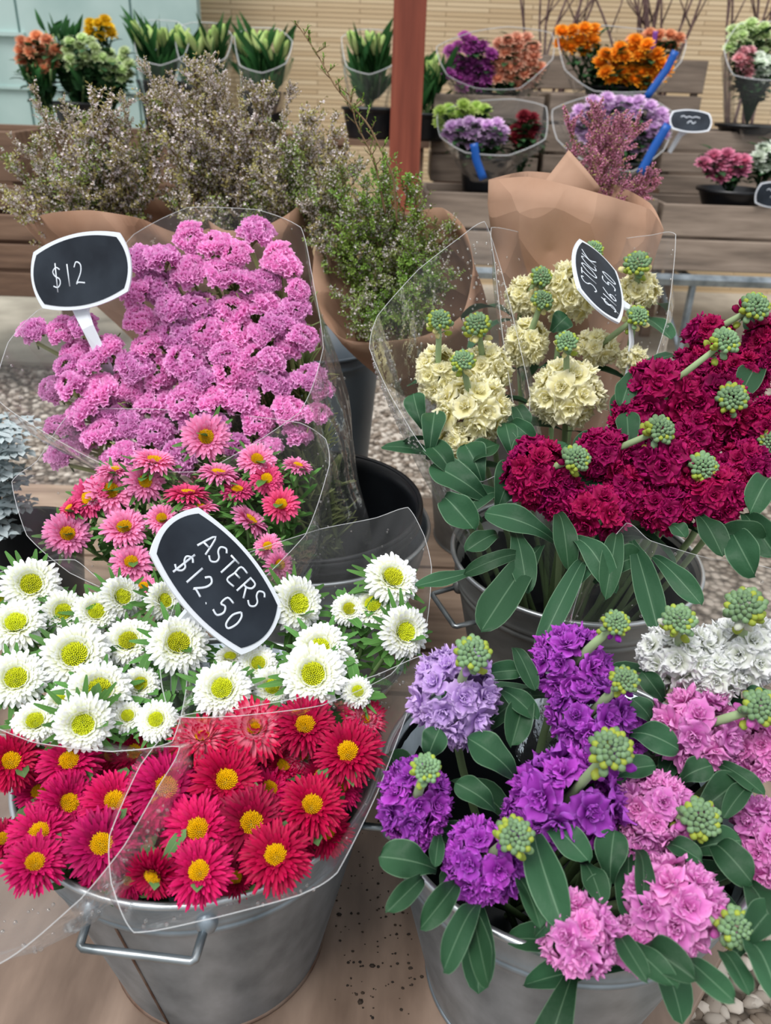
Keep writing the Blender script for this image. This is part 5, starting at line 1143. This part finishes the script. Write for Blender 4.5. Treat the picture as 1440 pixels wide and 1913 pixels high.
leafy('leafy_alstroemeria', 60, 135, 7, 3.38, (.05, .09), .026, LILYL, 'leafy alstroemeria stem under the peach blooms', 'low alstroemeria stems', r7 - Vector((.12, 0, 0)))
leafy('leafy_alstroemeria', 190, 150, 8, 3.42, (.05, .09), .024, LILYL, 'leafy alstroemeria stem below the pale green blooms', 'lower right alstroemeria stems', r7)
for (cx, cy, pt_, pb_, lab) in ((300, 78, 140, 250, 'left of the lily row'), (378, 82, 150, 250, 'second in the lily row'), (490, 92, 160, 250, 'in front of the bamboo screen'), (690, 95, 190, 262, 'partly hidden by the timber post'), (792, 130, 200, 262, 'just right of the timber post')):
    rt_, h, rr_ = pot(cx, pt_ + 10, pb_, 42 if cx < 600 else 50, 3.62, 'black bucket of budding lilies, ' + lab, name='black_bucket')
    leafy('budding_lily', cx, cy + 14, 7, 3.6, (.10, .17), .028, LILYL, 'budding green lily stem in the clear wrapped bunch ' + lab, 'lily stems ' + lab, rt_, buds=2)
    if cx != 792: far_sleeve([(cx-52,cy-25,3.6),(cx-20,cy-40,3.66),(cx+30,cy-38,3.66),(cx+56,cy-15,3.6),(cx+44,cy+26,3.5),(cx,cy+44,3.46),(cx-42,cy+30,3.5)], rt_, 'clear sleeve around the lilies ' + lab)
# bare twigs standing behind the chrysanthemums
for (cx, n) in ((1025, 8), (1225, 12), (1420, 6)):
    lab = {1025: 'behind the salmon blooms', 1225: 'behind the orange blooms', 1420: 'behind the snapdragons'}[cx]
    for i in range(n):
        A = at(cx + rnd(-28, 28), 95, 4.1); root = empty('bare_branch', Matrix.Translation(A - Vector((0, 0, .35))), 'bare purple-brown branch ' + lab, 'branch', 'bare branches ' + lab)
        p = A - Vector((0, 0, .35)); pts = [p]; d = Vector((rnd(-.35, .35), rnd(-.1, .1), 1)).normalized()
        for q in range(9): d = (d + Vector((rnd(-.12, .12), rnd(-.05, .05), 0))).normalized(); pts.append(pts[-1] + d * .09)
        s = M(); s.tube(pts, [.008 * (1 - .07 * q) for q in range(10)], 6)
        for q in (5, 7): e = (d + Vector((rnd(-.8, .8), 0, 0))).normalized(); s.tube([pts[q], pts[q] + e * .12, pts[q] + e * .2 + Vector((0, 0, .06))], [.004, .003, .002], 5)
        s.build('branch_wood', TWIG_P, root, world=True)
# small far signs (their writing is an unreadable scrawl in the photo)
scr = [[(-.28, .10), (-.2, .14), (-.12, .09), (-.05, .13), (.04, .1), (.14, .13), (.26, .1)], [(-.1, -.08), (.0, .0), (.06, -.08), (.14, -.02)]]
sign((1290, 226), (64, 4), (4, 34), 3.28, scr, 'small far chalkboard sign beside the wide lilac bunch', stake=([(1286, 238, 3.29), (1270, 252, 3.3), (1250, 285, 3.32)], [16, 10, 8]), stroke_w=.012)
sign((1446, 364), (54, 6), (-6, 40), 3.20, scr, 'small far chalkboard sign cut off by the right edge', stake=([(1440, 378, 3.21), (1436, 384, 3.22)], [12, 8]), stroke_w=.012)
# silver dusty miller at the left edge
DM = petal('silver_leaf', (150, 166, 170), (196, 208, 212), trans=.1, rough=.8, valv=.15)
rt_ = (-.60, 1.05, .1)
for i in range(16):
    p = at(rnd(-60, 30), rnd(790, 990), 1.0 + rnd(-.05, .05)); ro = empty('dusty_miller', Matrix.Translation(Vector(rt_)), 'silver-grey felted foliage stem at the left edge of the photo', 'foliage', 'silver foliage stems')
    s = M(); A = Vector(rt_); s.tube(bez(A, A.lerp(p, .5) + Vector((0, 0, .03)), p, 5), .003, 5)
    s.build('stem', DM, ro, world=True); s = M()
    for q in range(8):
        a = q * .8; d = Vector((math.cos(a), math.sin(a), rnd(0, .5))).normalized(); P = p - Vector((0, 0, q * .004)); E = P + d * .045
        leaf_into(s, P, E, .012, (0, 0, 1), nl=4, nv=2)
        for z in (.35, .6, .85): 
            for sg in (-1, 1): s_ = d.cross(Vector((0, 0, 1))) * sg; c = P.lerp(E, z); leaf_into(s, c, c + (s_ + d * .6) * .016, .010, (0, 0, 1), nl=3, nv=2)
    s.build('leaves', DM, ro, world=True)
pot(40, 1000, 1150, 110, .98, 'black bucket at the left edge holding the silver foliage', name='black_bucket')
